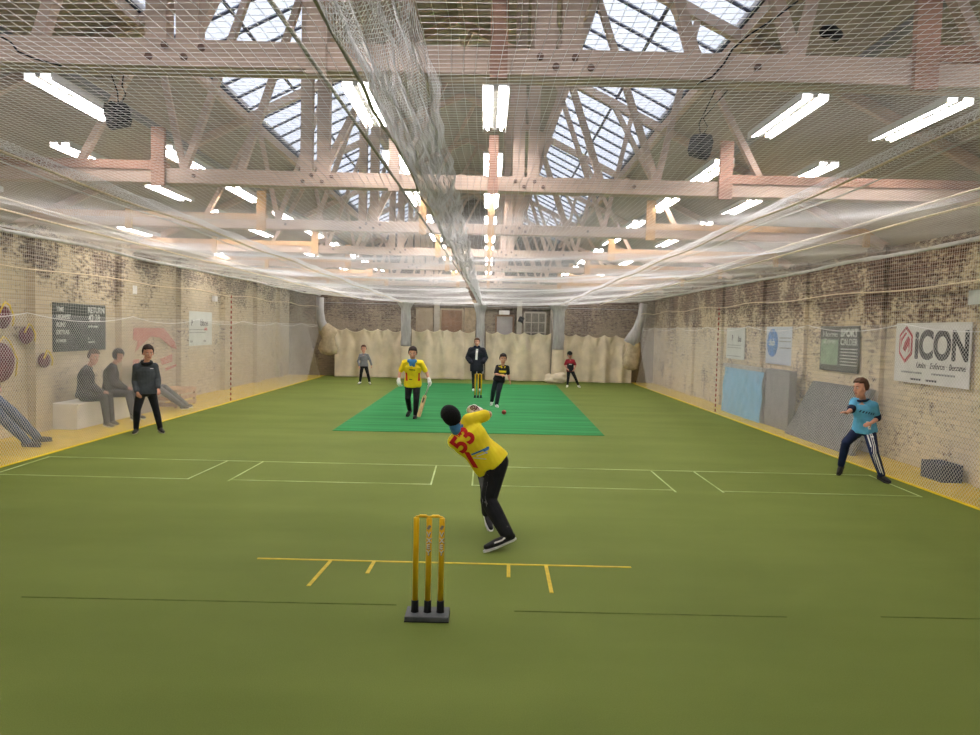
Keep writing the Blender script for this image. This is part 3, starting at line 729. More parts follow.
def person(label, J, s, face, O, vox=.009, group=None, headup=None, hs=1.0, palm=(0, 0, 0), sub_label=None):
    hs = hs*1.1
    base = (V3(J['anL'])+V3(J['anR']))/2; base.z = 0
    root = empty('person', label, 'person', base, group)
    b = MB(); torso(b, J, s, 0, -.15, 1.03)
    hc, sc, ah, as_ = torso_frame(J)
    h, r, f, u, HM = headframe(J, face, headup)
    nk = V3(J['neck'])
    traps(b, J, s, 0)
    b.rc(sc.lerp(nk, .2), .055*s, h-u*.05*hs, .048*s, 14)
    k = hs
    b.ell(h+u*.03*k-f*.01*k, (.073*k, .09*k, .095*k), HM, 24, 16)
    b.ell(h-u*.045*k+f*.02*k, (.055*k, .062*k, .072*k), HM, 20, 12)
    b.ell(h-u*.005*k+f*.03*k, (.064*k, .055*k, .06*k), HM, 20, 12)
    b.rc(h+f*.082*k+u*.025*k, .010*k, h+f*.102*k-u*.012*k, .014*k, 8)
    b.rc(h+f*.072*k+u*.035*k+r*.03*k, .012*k, h+f*.072*k+u*.035*k-r*.03*k, .012*k, 8)
    b.ell(h-u*.1*k+f*.05*k, (.024*k, .02*k, .018*k), HM)
    for q in (-1, 1): b.ell(h+r*.073*k*q-f*.005*k-u*.003*k, (.012*k, .02*k, .03*k), HM)
    for S_ in 'LR':
        sh, el, wr, ha, hp, kn, an, to = [V3(J[x+S_]) for x in ('sh', 'el', 'wr', 'ha', 'hip', 'kn', 'an', 'to')]
        b.rc(sh, .052*s, el, .036*s); b.rc(el, .037*s, el.lerp(wr, .3), .037*s); b.rc(el.lerp(wr, .3), .037*s, wr, .024*s)
        if not (O.get('glove') and S_ in O['glove'][1]) and not O.get('nohands'):
            n = (hc-ha) if palm == (0, 0, 0) else V3(palm)
            hand(b, wr, ha, s*.95, n, O.get('curl', .45), side=1 if S_ == 'R' else -1)
        b.rc(hp, .078*s, kn, .052*s); b.rc(kn, .052*s, kn.lerp(an, .3), .05*s); b.rc(kn.lerp(an, .3), .05*s, an, .033*s)
    body = b.obj('body', O.get('skin', M_skin), root); remesh(body, vox, 3)
    # face
    for q in (-1, 1):
        e = MB().ell(h+f*.077*k+r*.03*k*q+u*.02*k, (.013*k, .008*k, .008*k), HM, 10, 8).obj('eye', M_eye, root, smooth=True)
        MB().ell(h+f*.0845*k+r*.03*k*q+u*.02*k, (.006*k, .003*k, .006*k), HM, 8, 6).obj('pupil', M_pupil, e)
    MB().rc(h+f*.080*k-u*.045*k+r*.02*k, .006*k, h+f*.080*k-u*.045*k-r*.02*k, .006*k, 8).obj('mouth', M_lip, root, smooth=True)
    hm = O.get('hair_mat')
    if hm:
        for q in (-1, 1): MB().rc(h+f*.083*k+u*.042*k+r*.016*k*q, .0045*k, h+f*.074*k+u*.044*k+r*.046*k*q, .004*k, 6).obj('eyebrow', hm, root)
    # hair or headgear
    kind, hmat = O['hair']
    hb = MB().ell((0, 0, 0), (1, 1, 1), n=36, m=26); W = []; keep = []
    R3 = random.Random(int(abs(h.x)*1000))
    for v in hb.V:
        v = Vector(v); g = 1.0
        if kind == 'hair': g = 1.075+.03*math.sin(v.x*9+v.y*7+v.z*11)+(.09 if v.z > .5 else 0)
        elif kind == 'beanie': g = 1.16
        else: g = 1.13
        W.append(h+u*.03*k-f*.01*k+r*v.x*.076*k*g+f*v.y*.092*k*g+u*v.z*.098*k*g)
    for fc in hb.F:
        c = sum((Vector(hb.V[i]) for i in fc), Vector())/len(fc)
        if kind == 'hair': ok = c.z > .36+.25*max(0, c.y) or (c.y < .12 and c.z > -.45) 
        elif kind == 'beanie': ok = c.z > .25 or (c.y < .15 and c.z > -.9)
        elif kind == 'hood': ok = c.z > .3 or (c.y < .45)
        else: ok = c.z > .25
        if ok: keep.append(fc)
    ho = pm({'hair': 'hair', 'beanie': 'beanie', 'hood': 'hood', 'cap': 'cap'}[kind], W, keep, hmat, root, True)
    md = ho.modifiers.new('s', 'SOLIDIFY'); md.thickness = .016*k; md.offset = 0
    if kind == 'cap':
        MB().ell(h+u*.055*k+f*.125*k, (.06*k, .055*k, .008*k), HM).obj('cap_peak', hmat, root, smooth=True)
        for q in (-1, 1): MB().ell(h+r*.066*k*q-f*.02*k+u*.02*k, (.014*k, .05*k, .04*k), HM).obj('hair', O.get('hair_mat', hmat), root, smooth=True)
    # clothes
    sl = O.get('sleeve', .62); inf = O.get('infl', .014)*s
    b = MB(); torso(b, J, s, inf, O.get('hem', -.05), 1.0, flare=O.get('flare', .014), wide=O.get('wide', 1.0), cloth=True); traps(b, J, s, inf)
    for S_ in 'LR':
        sh, el, wr = [V3(J[x+S_]) for x in ('sh', 'el', 'wr')]
        b.rc(sc.lerp(sh, .5), .07*s, sh, .058*s+inf)
        if sl < 1: b.rc(sh, .056*s+inf, sh.lerp(el, sl), .046*s+inf)
        else: b.rc(sh, .054*s+inf, el, .040*s+inf); b.rc(el, .040*s+inf, wr.lerp(el, .1), .028*s+inf)
    top = b.obj(O.get('top_name', 'shirt'), O['top'], root); remesh(top, vox, 3)
    b = MB(); torso(b, J, s, .011, -.16, .14)
    li = O.get('leg_infl', .012)*s
    for S_ in 'LR':
        hp, kn, an = [V3(J[x+S_]) for x in ('hip', 'kn', 'an')]
        b.rc(hp, .083*s+li, kn, .054*s+li); b.rc(kn, .054*s+li, kn.lerp(an, .35), .052*s+li); b.rc(kn.lerp(an, .35), .052*s+li, an.lerp(kn, .03), .038*s+li)
    legs = b.obj('trousers', O['legs'], root); remesh(legs, vox, 3)
    for S_ in 'LR':
        an, to = V3(J['an'+S_]), V3(J['to'+S_]); d = (to-an); dh = Vector((d.x, d.y, d.z+.055*s)); dh.normalize()
        side = dh.cross(Vector((0, 0, 1))).normalized(); upv = side.cross(dh)
        hl = an-dh*.05*s-upv*.025*s; tl = to-dh*.02*s+upv*.0*s
        b = MB(); b.rc(an+upv*.005*s, .046*s, hl, .038*s); b.rc(hl, .037*s, hl.lerp(tl, .6), .04*s); b.rc(hl.lerp(tl, .6), .04*s, tl, .026*s)
        sh_ = b.obj('shoe', O['shoe'], root); remesh(sh_, .007, 2)
        R_ = []
        for q, wd in ((-.14, .02), (0, .036), (.3, .034), (.65, .044), (.95, .034), (1.1, .012)):
            c = hl.lerp(tl, q)-upv*.034*s
            R_.append([c+side*wd*s-upv*.012, c+side*wd*s+upv*.006, c-side*wd*s+upv*.006, c-side*wd*s-upv*.012])
        MB().loft(R_).obj('sole', O['sole'], sh_, bevel=.003)
    if O.get('glove'):
        gm, which = O['glove']
        for S_ in which:
            wr, ha = V3(J['wr'+S_]), V3(J['ha'+S_]); n = (hc-ha) if palm == (0, 0, 0) else V3(palm)
            b = MB(); hand(b, wr, ha, s*1.02, n, .75, th=1.75, side=1 if S_ == 'R' else -1)
            b.rc(wr.lerp(V3(J['el'+S_]), .22), .036*s, wr, .037*s)
            g = b.obj('batting_glove', gm, root); remesh(g, .007, 2)
    for tname, args in O.get('tags', []): pass
    settle(root)
    return dict(root=root, top=top, legs=legs, body=body, h=h, r=r, f=f, u=u, HM=HM)
def keepw(o, root):
    o.parent = root; o.matrix_parent_inverse = Matrix.Translation(root.location).inverted(); return o
S_black = mat('black_cloth', (26, 27, 30), .85, .12, 10, .3, 14); S_navy = mat('navy_cloth', (24, 38, 72), .8, .1, 8, .3, 14)
S_yel = mat('yellow_shirt_cloth', (255, 226, 40), .75, .04, 6, .4, 11); S_red = mat('red_print', (214, 40, 34), .7, .03, 8)
S_hair = mat('dark_brown_hair', (44, 32, 26), .7, .15, 60, .5, 120); S_hair2 = mat('brown_hair', (88, 60, 42), .7, .15, 60, .5, 120)
S_shoe = mat('black_shoe', (30, 30, 32), .6, .1, 12); S_sole = mat('white_sole', (226, 226, 222), .6); S_whiteshoe = mat('white_shoe', (222, 222, 218), .6); S_dsole = mat('dark_sole', (40, 40, 42), .7)
S_white = mat('white_cloth', (228, 226, 220), .7, .03, 8); S_blue = mat('blue_cloth', (70, 130, 190), .7, .1, 10)

J_near = dict(head=(-0.30, 6.88, 1.165), neck=(-0.22, 6.9, 1.07), shL=(-0.27, 6.92, 0.94), shR=(-0.14, 6.94, 1.14), elL=(-0.17, 7.16, 0.98), wrL=(-0.09, 7.24, 1.12), haL=(-0.08, 7.24, 1.22), elR=(0.045, 7.0, 1.195), wrR=(-0.05, 7.16, 1.21), haR=(-0.11, 7.22, 1.23), hipL=(0.035, 7.0, 0.70), hipR=(0.14, 6.9, 0.76), knL=(0.06, 7.25, 0.42), knR=(0.06, 6.82, 0.41), anL=(0.06, 7.4, 0.15), anR=(0.24, 6.66, 0.13), toL=(0.10, 7.22, 0.03), toR=(0.03, 6.52, 0.05))
p = person('person in a yellow number 53 shirt and black beanie, swinging in the foreground', J_near, .93, (-.5, .85, -.25),
    dict(hair=('beanie', mat('black_knit', (16, 16, 18), .9, .1, 60, .6, 90)), top=S_yel, sleeve=.78, legs=S_black, shoe=S_shoe, sole=S_sole, glove=(S_white, 'LR'), leg_infl=.03, hem=-.05, flare=.012, infl=.018, wide=1.08), vox=.007, hs=.82, headup=(-.55, 0, .8), palm=(-1, .2, -.2))
rt = p['root']
rv, uv = Vector((.57, 0, .82)), Vector((-.82, 0, .57))
t = text('53', .23, (-.185-.125*rv.x-.075*uv.x, 6.7, .975-.125*rv.z-.075*uv.z), rv, uv, S_red, None, 'number', ext=0, bold=.008, dens=.012); project(t, p['top'], (0, 1, 0), .004); keepw(t, rt)
for q in range(8):
    c = Vector((-.195, 6.7, .98))+uv*.11+rv*(-.10+q*.028)
    keepw(strip_on([c-uv*.012, c+uv*.012], .009+.006*(q % 2), rv, p['top'], (0, 1, 0), S_red, 'name_print', None), rt)
for a, bb, wd, m in (((-.11, .83), (.055, .91), .016, S_blue), ((.0, .875), (.05, .905), .028, S_blue), ((-.06, .82), (.04, .865), .008, S_white), ((-.09, .80), (.03, .80), .008, S_white), ((.02, .86), (.04, .86), .014, S_blue)):
    keepw(strip_on([(a[0], 6.7, a[1]), (bb[0], 6.7, bb[1])], wd, None, p['top'], (0, 1, 0), m, 'print', None), rt)
keepw(strip_on([(-.155, 6.7, .855), (-.12, 6.7, .79), (-.065, 6.7, .70)], .05, (1, 0, 0), p['top'], (0, 1, 0), S_red, 'side_panel', None), rt)
keepw(strip_on([(-.285, 6.7, 1.105), (-.225, 6.7, 1.115)], .03, None, p['top'], (.2, 1, -.1), S_blue, 'collar', None), rt)
b = MB().rc(V3(J_near['neck'])+Vector((-.035, -.01, -.01)), .058, V3(J_near['head'])+Vector((.03, 0, -.07)), .056); keepw(b.obj('neck_gaiter', S_blue, None, smooth=True), rt)
keepw(strip_on([(-.05, 6.6, .71), (-.035, 6.6, .6), (-.03, 6.6, .48), (-.01, 6.6, .38)], .035, (1, 0, 0), p['legs'], (0, 1, 0), mat('grey_panel', (92, 92, 96), .7), 'leg_panel', None), rt)
gm = mat('maroon_print', (96, 28, 40), .6)
c = V3(J_near['haR'])
for rr in (.030, .014):
    pts = [c+Vector((rr*math.cos(a)*1.1+.005, -.4, rr*math.sin(a)+.015)) for a in [math.pi*2*q/14 for q in range(15)]]
    g = [x for x in rt.children if x.name.startswith('batting_glove')][1]
    keepw(strip_on(pts, .009, None, g, (0, 1, 0), gm, 'glove_print', None), rt)
keepw(strip_on([(.12, 6.3, .085), (.19, 6.3, .10), (.245, 6.3, .135)], .014, None, [x for x in rt.children if x.name.startswith('shoe')][1], (0, 1, 0), S_white, 'shoe_swoosh', None), rt)
b = MB().rc((.235, 6.66, .15), .043, (.225, 6.67, .185), .042); keepw(b.obj('sock', S_white, None, smooth=True), rt)

J = dict(head=(-1.58, 16.0, 1.45), neck=(-1.59, 16.12, 1.30), shL=(-1.42, 16.2, 1.24), shR=(-1.77, 16.2, 1.24), elL=(-1.29, 16.25, 1.03), wrL=(-1.22, 16.12, 0.87), haL=(-1.2, 16.1, 0.79), elR=(-1.88, 16.25, 1.02), wrR=(-1.89, 16.12, 0.84), haR=(-1.87, 16.1, 0.76), hipL=(-1.52, 16.4, 0.76), hipR=(-1.69, 16.4, 0.75), knL=(-1.50, 16.2, 0.43), knR=(-1.70, 16.3, 0.45), anL=(-1.52, 16.25, 0.09), anR=(-1.69, 16.6, 0.16), toL=(-1.54, 16.08, 0.03), toR=(-1.74, 16.45, 0.04))
p = person('person in a yellow shirt and black trousers walking forward holding a bat', J, 1.0, (0, -1, -.1),
    dict(hair=('hair', S_hair), hair_mat=S_hair, top=mat('gold_shirt_cloth', (246, 216, 34), .75, .05, 6, .4, 11), sleeve=.75, legs=S_black, shoe=S_shoe, sole=S_dsole, glove=(S_white, 'LR'), hem=-.03, flare=.03), vox=.008)
rt = p['root']
b = MB().rc((-1.66, 15.98, 1.29), .04, (-1.52, 15.98, 1.29), .04); b.rc((-1.63, 15.97, 1.28), .035, (-1.62, 15.98, 1.2), .03); b.rc((-1.55, 15.97, 1.28), .035, (-1.55, 15.98, 1.19), .03); b.rc((-1.59, 15.96, 1.27), .03, (-1.585, 15.98, 1.22), .03)
keepw(remesh(b.obj('scarf', S_blue), .01, 2), rt)
for x in (-1.735, -1.445): keepw(strip_on([(x, 15.5, 1.02), (x+(.012 if x < -1.6 else -.012), 15.5, .84)], .04, (1, 0, 0), p['top'], (0, 1, 0), S_red, 'side_panel', None), rt)
keepw(strip_on([(-1.66, 15.5, 1.09), (-1.53, 15.5, 1.085)], .02, None, p['top'], (0, 1, 0), mat('dark_print', (90, 84, 30), .7), 'print', None), rt)
keepw(strip_on([(-1.67, 15.5, .87), (-1.6, 15.5, .87)], .02, None, p['top'], (0, 1, 0), _m['dark_print'], 'print', None), rt)
# bat
bt = empty('cricket_bat', 'pale wooden cricket bat hanging from the walking batter\'s left hand', 'cricket bat', (-1.4, 16.0, .1))
T0, T1, T2 = Vector((-1.19, 16.05, .83)), Vector((-1.29, 16.0, .55)), Vector((-1.42, 15.95, .08))
MB().tube([T0, T1], .017, 10).obj('handle', mat('bat_grip', (160, 160, 150), .7), bt, smooth=True)
d = (T2-T1).normalized(); sd = Vector((.75, -.65, 0)); sd = (sd-d*sd.dot(d)).normalized(); nn = d.cross(sd)
R_ = []
for q, wd, th in ((0, .022, .02), (.06, .05, .03), (.2, .054, .035), (.7, .054, .045), (.95, .054, .04), (1, .045, .03)):
    c = T1.lerp(T2, q); R_.append([c+sd*wd+nn*.012, c+sd*wd-nn*.006, c-nn*th, c-sd*wd-nn*.006, c-sd*wd+nn*.012])
MB().loft(R_).obj('blade', mat('willow', (196, 164, 124), .5, .08, 5, stretch=(10, 10, 1)), bt)
MB().beam(T1.lerp(T2, .12)+nn*.014, T1.lerp(T2, .35)+nn*.014, .05, .003, up=nn).obj('sticker', mat('dark_sticker', (60, 50, 44), .6), bt)
settle(bt)

J = dict(head=(-0.28, 23.98, 1.58), neck=(-0.28, 24.0, 1.43), shL=(-0.09, 24.0, 1.33), shR=(-0.47, 24.0, 1.33), elL=(0.01, 24.02, 1.1), wrL=(-0.07, 23.86, 0.95), haL=(-0.13, 23.85, 0.91), elR=(-0.57, 24.02, 1.09), wrR=(-0.47, 23.86, 0.94), haR=(-0.41, 23.85, 0.90), hipL=(-0.18, 24.0, 0.82), hipR=(-0.37, 24.0, 0.82), knL=(-0.17, 23.98, 0.44), knR=(-0.36, 23.98, 0.44), anL=(-0.16, 24.0, 0.08), anR=(-0.36, 24.0, 0.08), toL=(-0.15, 23.82, 0.03), toR=(-0.37, 23.82, 0.03))
p = person('person in a long black padded coat standing behind the far stumps', J, 1.03, (0, -1, 0),
    dict(hair=('hair', S_hair2), hair_mat=S_hair2, top=mat('black_coat', (22, 26, 36), .7, .1, 6, .5, 8), top_name='coat', sleeve=1, infl=.045, hem=-.34, flare=.01, nohands=True, legs=S_black, shoe=S_whiteshoe, sole=S_dsole), vox=.01)
rt = p['root']
keepw(remesh(MB().rc((-.34, 23.96, 1.44), .055, (-.22, 23.96, 1.44), .055).obj('scarf', mat('navy_scarf', (20, 26, 52), .9)), .01, 2), rt)
keepw(strip_on([(-.275, 23.4, 1.38), (-.285, 23.4, 1.2), (-.29, 23.4, 1.03)], .07, (1, 0, 0), p['top'], (0, 1, 0), S_white, 'white_shirt', None), rt)
for x in (): keepw(strip_on([(x, 23.4, 1.30), (x+.05, 23.4, 1.305)], .02, None, p['top'], (0, 1, 0), S_white, 'badge', None), rt)

J = dict(head=(0.46, 18.98, 1.25), neck=(0.455, 19.05, 1.11), shL=(0.575, 19.1, 1.04), shR=(0.33, 19.08, 1.05), elL=(0.61, 19.15, 0.85), wrL=(0.65, 19.08, 0.70), haL=(0.67, 19.04, 0.64), elR=(0.27, 19.0, 0.87), wrR=(0.42, 18.85, 0.85), haR=(0.5, 18.82, 0.85), hipL=(0.42, 19.15, 0.70), hipR=(0.31, 19.15, 0.70), knL=(0.36, 19.05, 0.40), knR=(0.23, 19.2, 0.42), anL=(0.32, 19.1, 0.08), anR=(0.20, 19.5, 0.12), toL=(0.36, 18.94, 0.03), toR=(0.17, 19.40, 0.03))
p = person('person in a black and yellow shirt following through after bowling, right of the far stumps', J, .84, (.1, -1, -.1),
    dict(hair=('hair', S_hair), hair_mat=S_hair, top=mat('black_shirt_cloth', (30, 28, 32), .8, .1, 8, .3, 14), sleeve=.8, legs=mat('charcoal_trousers', (30, 38, 46), .8, .1, 8, .3, 14), leg_infl=.022, shoe=S_whiteshoe, sole=S_sole), vox=.008)
rt = p['root']; ym = mat('yellow_print', (228, 200, 40), .7)
for a, bb, wd in (((.36, .94), (.55, .93), .055), ((.40, 1.09), (.44, 1.03), .03), ((.52, 1.08), (.50, 1.03), .03), ((.345, 1.08), (.40, 1.05), .02), ((.40, .87), (.50, .87), .015)):
    keepw(strip_on([(a[0], 18.5, a[1]), (bb[0], 18.5, bb[1])], wd, None, p['top'], (0, 1, 0), ym, 'print', None), rt)

J = dict(head=(-4.28, 25.88, 1.22), neck=(-4.27, 25.9, 1.09), shL=(-4.15, 25.9, 1.01), shR=(-4.39, 25.9, 1.01), elL=(-4.05, 25.9, 0.83), wrL=(-3.98, 25.8, 0.67), haL=(-3.97, 25.78, 0.60), elR=(-4.47, 25.9, 0.8), wrR=(-4.42, 25.8, 0.63), haR=(-4.40, 25.78, 0.56), hipL=(-4.2, 25.9, 0.64), hipR=(-4.32, 25.9, 0.64), knL=(-4.11, 25.82, 0.36), knR=(-4.35, 25.82, 0.36), anL=(-4.06, 25.9, 0.08), anR=(-4.39, 25.9, 0.08), toL=(-4.0, 25.74, 0.03), toR=(-4.43, 25.74, 0.03))
person('person in a grey jumper and black trousers standing by the far left curtain', J, .80, (0, -1, 0),
    dict(hair=('hair', S_hair2), hair_mat=S_hair2, top=mat('grey_jumper', (120, 124, 128), .9, .06, 12, .4, 30), top_name='jumper', sleeve=1, legs=S_black, shoe=S_whiteshoe, sole=S_dsole), vox=.009)
J = dict(head=(3.06, 26.65, 1.15), neck=(3.08, 26.7, 1.03), shL=(3.2, 26.7, 0.96), shR=(2.97, 26.7, 0.96), elL=(3.29, 26.7, 0.79), wrL=(3.22, 26.55, 0.66), haL=(3.18, 26.5, 0.61), elR=(2.89, 26.7, 0.79), wrR=(2.96, 26.55, 0.68), haR=(3.0, 26.5, 0.64), hipL=(3.16, 26.7, 0.59), hipR=(3.04, 26.7, 0.59), knL=(3.28, 26.62, 0.34), knR=(3.02, 26.62, 0.33), anL=(3.41, 26.7, 0.08), anR=(3.01, 26.7, 0.08), toL=(3.46, 26.55, 0.03), toR=(2.96, 26.54, 0.03))
p = person('person in a red and black shirt and dark cap standing by the far right curtain', J, .77, (0, -1, 0),
    dict(hair=('cap', S_black), hair_mat=S_hair, top=mat('crimson_shirt', (150, 34, 46), .8, .05, 8, .3, 14), sleeve=.8, legs=S_black, shoe=S_whiteshoe, sole=S_sole), vox=.009)
rt = p['root']
keepw(strip_on([(3.09, 26.2, .86), (3.09, 26.2, .58)], .23, (1, 0, 0), p['top'], (0, 1, 0), S_black, 'lower_panel', None), rt)
keepw(strip_on([(3.03, 26.2, .83), (3.14, 26.2, .83)], .03, None, p['top'], (0, 1, 0), S_white, 'print', None, off=.012), rt)

J = dict(head=(-6.0, 13.12, 1.44), neck=(-6.05, 13.18, 1.29), shL=(-5.95, 13.26, 1.20), shR=(-6.20, 13.12, 1.19), elL=(-5.89, 13.27, 0.97), wrL=(-5.82, 13.12, 0.82), haL=(-5.78, 13.07, 0.75), elR=(-6.25, 13.15, 0.93), wrR=(-6.13, 12.98, 0.76), haR=(-6.07, 12.94, 0.69), hipL=(-6.0, 13.25, 0.74), hipR=(-6.14, 13.17, 0.74), knL=(-5.92, 13.25, 0.44), knR=(-6.18, 13.08, 0.42), anL=(-5.88, 13.34, 0.09), anR=(-6.25, 13.2, 0.08), toL=(-5.76, 13.22, 0.03), toR=(-6.22, 13.02, 0.03))
p = person('person in a dark grey hooded top and black trousers standing by the left side net', J, .93, (.65, -.8, -.12),
    dict(hair=('hair', S_hair), hair_mat=S_hair, top=mat('charcoal_hoodie', (66, 72, 76), .9, .1, 10, .4, 12), top_name='hoodie', sleeve=1, infl=.02, legs=S_black, shoe=mat('grey_black_shoe', (52, 52, 50), .7, .3, 30), sole=mat('khaki_sole', (150, 146, 124), .7)), vox=.007)
rt = p['root']
b = MB(); n_ = V3(J['neck'])
for q in range(14):
    a = 2*math.pi*q/13; a2 = 2*math.pi*(q+1)/13
    b.rc(n_+Vector((.075*math.cos(a), .075*math.sin(a), -.02+.02*math.sin(a))), .032, n_+Vector((.075*math.cos(a2), .075*math.sin(a2), -.02+.02*math.sin(a2))), .032, 8)
b.ell(n_+Vector((-.06, .09, -.03)), (.09, .07, .07))
keepw(remesh(b.obj('hood', mat('dark_hood', (34, 36, 40), .9)), .009, 2), rt)
keepw(strip_on([(-5.97, 12.7, 1.17), (-5.935, 12.7, 1.17)], .008, None, p['top'], (0, 1, 0), S_white, 'print', None), rt)

J = dict(head=(5.35, 10.42, 1.29), neck=(5.43, 10.48, 1.16), shL=(5.53, 10.38, 1.06), shR=(5.36, 10.60, 1.09), elL=(5.61, 10.42, 0.87), wrL=(5.45, 10.28, 0.82), haL=(5.36, 10.24, 0.80), elR=(5.26, 10.48, 0.98), wrR=(5.13, 10.34, 0.95), haR=(5.06, 10.30, 0.97), hipL=(5.54, 10.48, 0.68), hipR=(5.46, 10.6, 0.69), knL=(5.52, 10.28, 0.39), knR=(5.26, 10.58, 0.50), anL=(5.62, 10.24, 0.09), anR=(5.27, 10.72, 0.14), toL=(5.66, 10.08, 0.03), toR=(5.18, 10.62, 0.03))
M_lb = mat('light_blue_shirt', (92, 168, 204), .75, .08, 10, .3, 14)
p = person('person in a light blue shirt and navy striped trousers crouching by the right side net', J, .90, (-.95, -.3, .05),
    dict(hair=('hair', S_hair2), hair_mat=S_hair, top=M_lb, sleeve=.8, hem=-.05, legs=S_navy, leg_infl=.016, shoe=S_shoe, sole=S_dsole, curl=.35), vox=.007, headup=(-.1, 0, 1))
rt = p['root']
b = MB(); n_ = V3(J['neck'])+Vector((.0, 0, -.035))
for q in range(13):
    a = 2*math.pi*q/12; a2 = 2*math.pi*(q+1)/12
    b.rc(n_+Vector((.068*math.cos(a), .068*math.sin(a), .012*math.cos(a))), .02, n_+Vector((.068*math.cos(a2), .068*math.sin(a2), .012*math.cos(a2))), .02, 8)
keepw(remesh(b.obj('collar', mat('navy_collar', (30, 38, 60), .8)), .008, 2), rt)
for sd_, e in (('L', 'L'), ('R', 'R')):
    q = V3(J['sh'+e]).lerp(V3(J['el'+e]), .80); dd = (V3(J['el'+e])-V3(J['sh'+e])).normalized()
    keepw(MB().rc(q, .06, q+dd*.025, .058, 16).obj('cuff', _m['navy_collar'], smooth=True), rt)
for q in range(6):
    x = 5.36+.03*q; keepw(strip_on([(x, 10.0, .955-.006*q), (x+.014, 10.0, .985-.006*q)], .012, None, p['top'], (0, 1, 0), _m['navy_collar'], 'print', None), rt)
for k_, dx in enumerate((-.016, .004, .024)):
    keepw(strip_on([(5.585+dx, 9.9, .66), (5.57+dx, 9.9, .5), (5.545+dx, 9.9, .4), (5.60+dx, 9.9, .22), (5.635+dx, 9.9, .13)], .009, (1, 0, 0), p['legs'], (-.2, 1, 0), S_white, 'leg_stripe', None), rt)
keepw(strip_on([(5.50, 9.9, .62), (5.53, 9.9, .62)], .02, None, p['legs'], (0, 1, 0), S_white, 'badge', None), rt)
keepw(strip_on([(5.36, 9.9, .83), (5.39, 9.9, .72)], .035, (1, 0, 0), p['top'], (.2, 1, 0), S_white, 'print', None), rt)

# people behind the left net
def seated(lab, dx, y, s, spread, mtop, mleg, hood, fdx=0.0, face=(1, -.4, -.1), long=0.0, haircol=None):
    X0 = -7.62+dx
    J = dict(head=(X0+.20, y-.02, 1.30), neck=(X0+.12, y, 1.15), shL=(X0-.02, y+.17, 1.04), shR=(X0+.12, y-.17, 1.04), elL=(X0+.02, y+.22, .76), elR=(X0+.2, y-.2, .76), wrL=(X0+.24, y+.1, .66), haL=(X0+.31, y+.06, .65), wrR=(X0+.38, y-.08, .66), haR=(X0+.44, y-.04, .65),
        hipL=(X0-.02, y+.1, .56), hipR=(X0+.06, y-.1, .56), knL=(X0+.40+long*.3, y+.1+spread, .56-long*.1), knR=(X0+.45+long*.25, y-.14, .56-long*.12), anL=(X0+.44+long, y+.12+spread+fdx, .09), anR=(X0+.50+long, y-.12+fdx, .09), toL=(X0+.6+long, y+.08+spread+fdx, .03+long*.2), toR=(X0+.66+long, y-.18+fdx, .03+long*.2))
    return person(lab, J, s, face, dict(hair=('hood' if hood else 'hair', mtop if hood else (haircol or S_hair2)), hair_mat=S_hair, top=mtop, top_name='coat', sleeve=1, infl=.035, legs=mleg, leg_infl=.02, shoe=mat('grey_trainer', (96, 92, 84), .7, .2, 20), sole=S_sole), vox=.01)
S_coat = mat('dark_grey_coat', (36, 36, 38), .85, .12, 6, .5, 9); S_coat2 = mat('charcoal_coat', (30, 30, 32), .85, .12, 6, .5, 9); S_jean = mat('dark_jeans', (60, 66, 78), .85, .12, 12)
seated('person in a dark coat sitting on the white bench, nearer the chalk board end', .0, 14.0, .98, .05, S_coat, S_coat2, False)
seated('person in a dark hooded coat sitting second along the white bench', .02, 14.9, .98, .1, S_coat2, S_coat, True, long=.05)
seated('person sitting behind the hooded fielder with legs stretched out past the bench', -.02, 16.3, .98, .1, S_coat, mat('grey_trousers', (104, 106, 108), .85), False, fdx=.7, long=.22)
J = dict(head=(-7.70, 11.3, 1.56), neck=(-7.74, 11.3, 1.42), shL=(-7.80, 11.5, 1.32), shR=(-7.78, 11.1, 1.32), elL=(-7.8, 11.6, 1.05), wrL=(-7.6, 11.5, .92), haL=(-7.52, 11.46, .9), elR=(-7.76, 11.0, 1.05), wrR=(-7.58, 11.08, .92), haR=(-7.5, 11.12, .9),
    hipL=(-7.74, 11.4, 0.86), hipR=(-7.72, 11.2, 0.86), knL=(-7.40, 11.5, 0.56), knR=(-7.36, 11.18, 0.52), anL=(-7.12, 11.72, 0.12), anR=(-7.08, 11.4, 0.10), toL=(-6.96, 11.84, 0.09), toR=(-6.93, 11.5, 0.05))
person('person in blue jeans leaning against the left wall, legs stretched out to the net', J, 1.03, (1, .2, 0), dict(hair=('hair', S_hair), hair_mat=S_hair, top=S_coat, top_name='coat', sleeve=1, infl=.03, legs=mat('blue_jeans', (76, 92, 116), .85, .12, 12, .3, 20), leg_infl=.024, shoe=mat('grey_boot', (70, 70, 72), .8), sole=S_dsole), vox=.01)

# ---------------------------------------------------------------- things along the left wall
bn_ = mat('white_bench_paint', (240, 238, 230), .7, .02, 4)
for y0, y1, lab in ((13.42, 14.55, 'white box bench under the chalk board, nearer end'), (14.57, 15.7, 'white box bench, farther section under the hooded spectator')):
    t = empty('box_bench', lab, 'bench', (-7.7, (y0+y1)/2, 0), 'white box benches')
    MB().box((-7.68, (y0+y1)/2, .22), (.5, y1-y0, .44)).obj('carcass', bn_, t, bevel=.006)
    MB().box((-7.67, (y0+y1)/2, .455), (.54, y1-y0, .03)).obj('seat', bn_, t, bevel=.005)
    settle(t)
t = empty('wooden_crate', 'pale wooden slatted crate on the yellow floor beyond the bench', 'crate', (-7.5, 17.7, 0))
w_ = mat('crate_pine', (190, 156, 122), .8, .08, 6)
for x in (-7.78, -7.22):
    for y in (17.2, 18.3): MB().box((x, y, .2), (.05, .05, .4)).obj('post', w_, t)
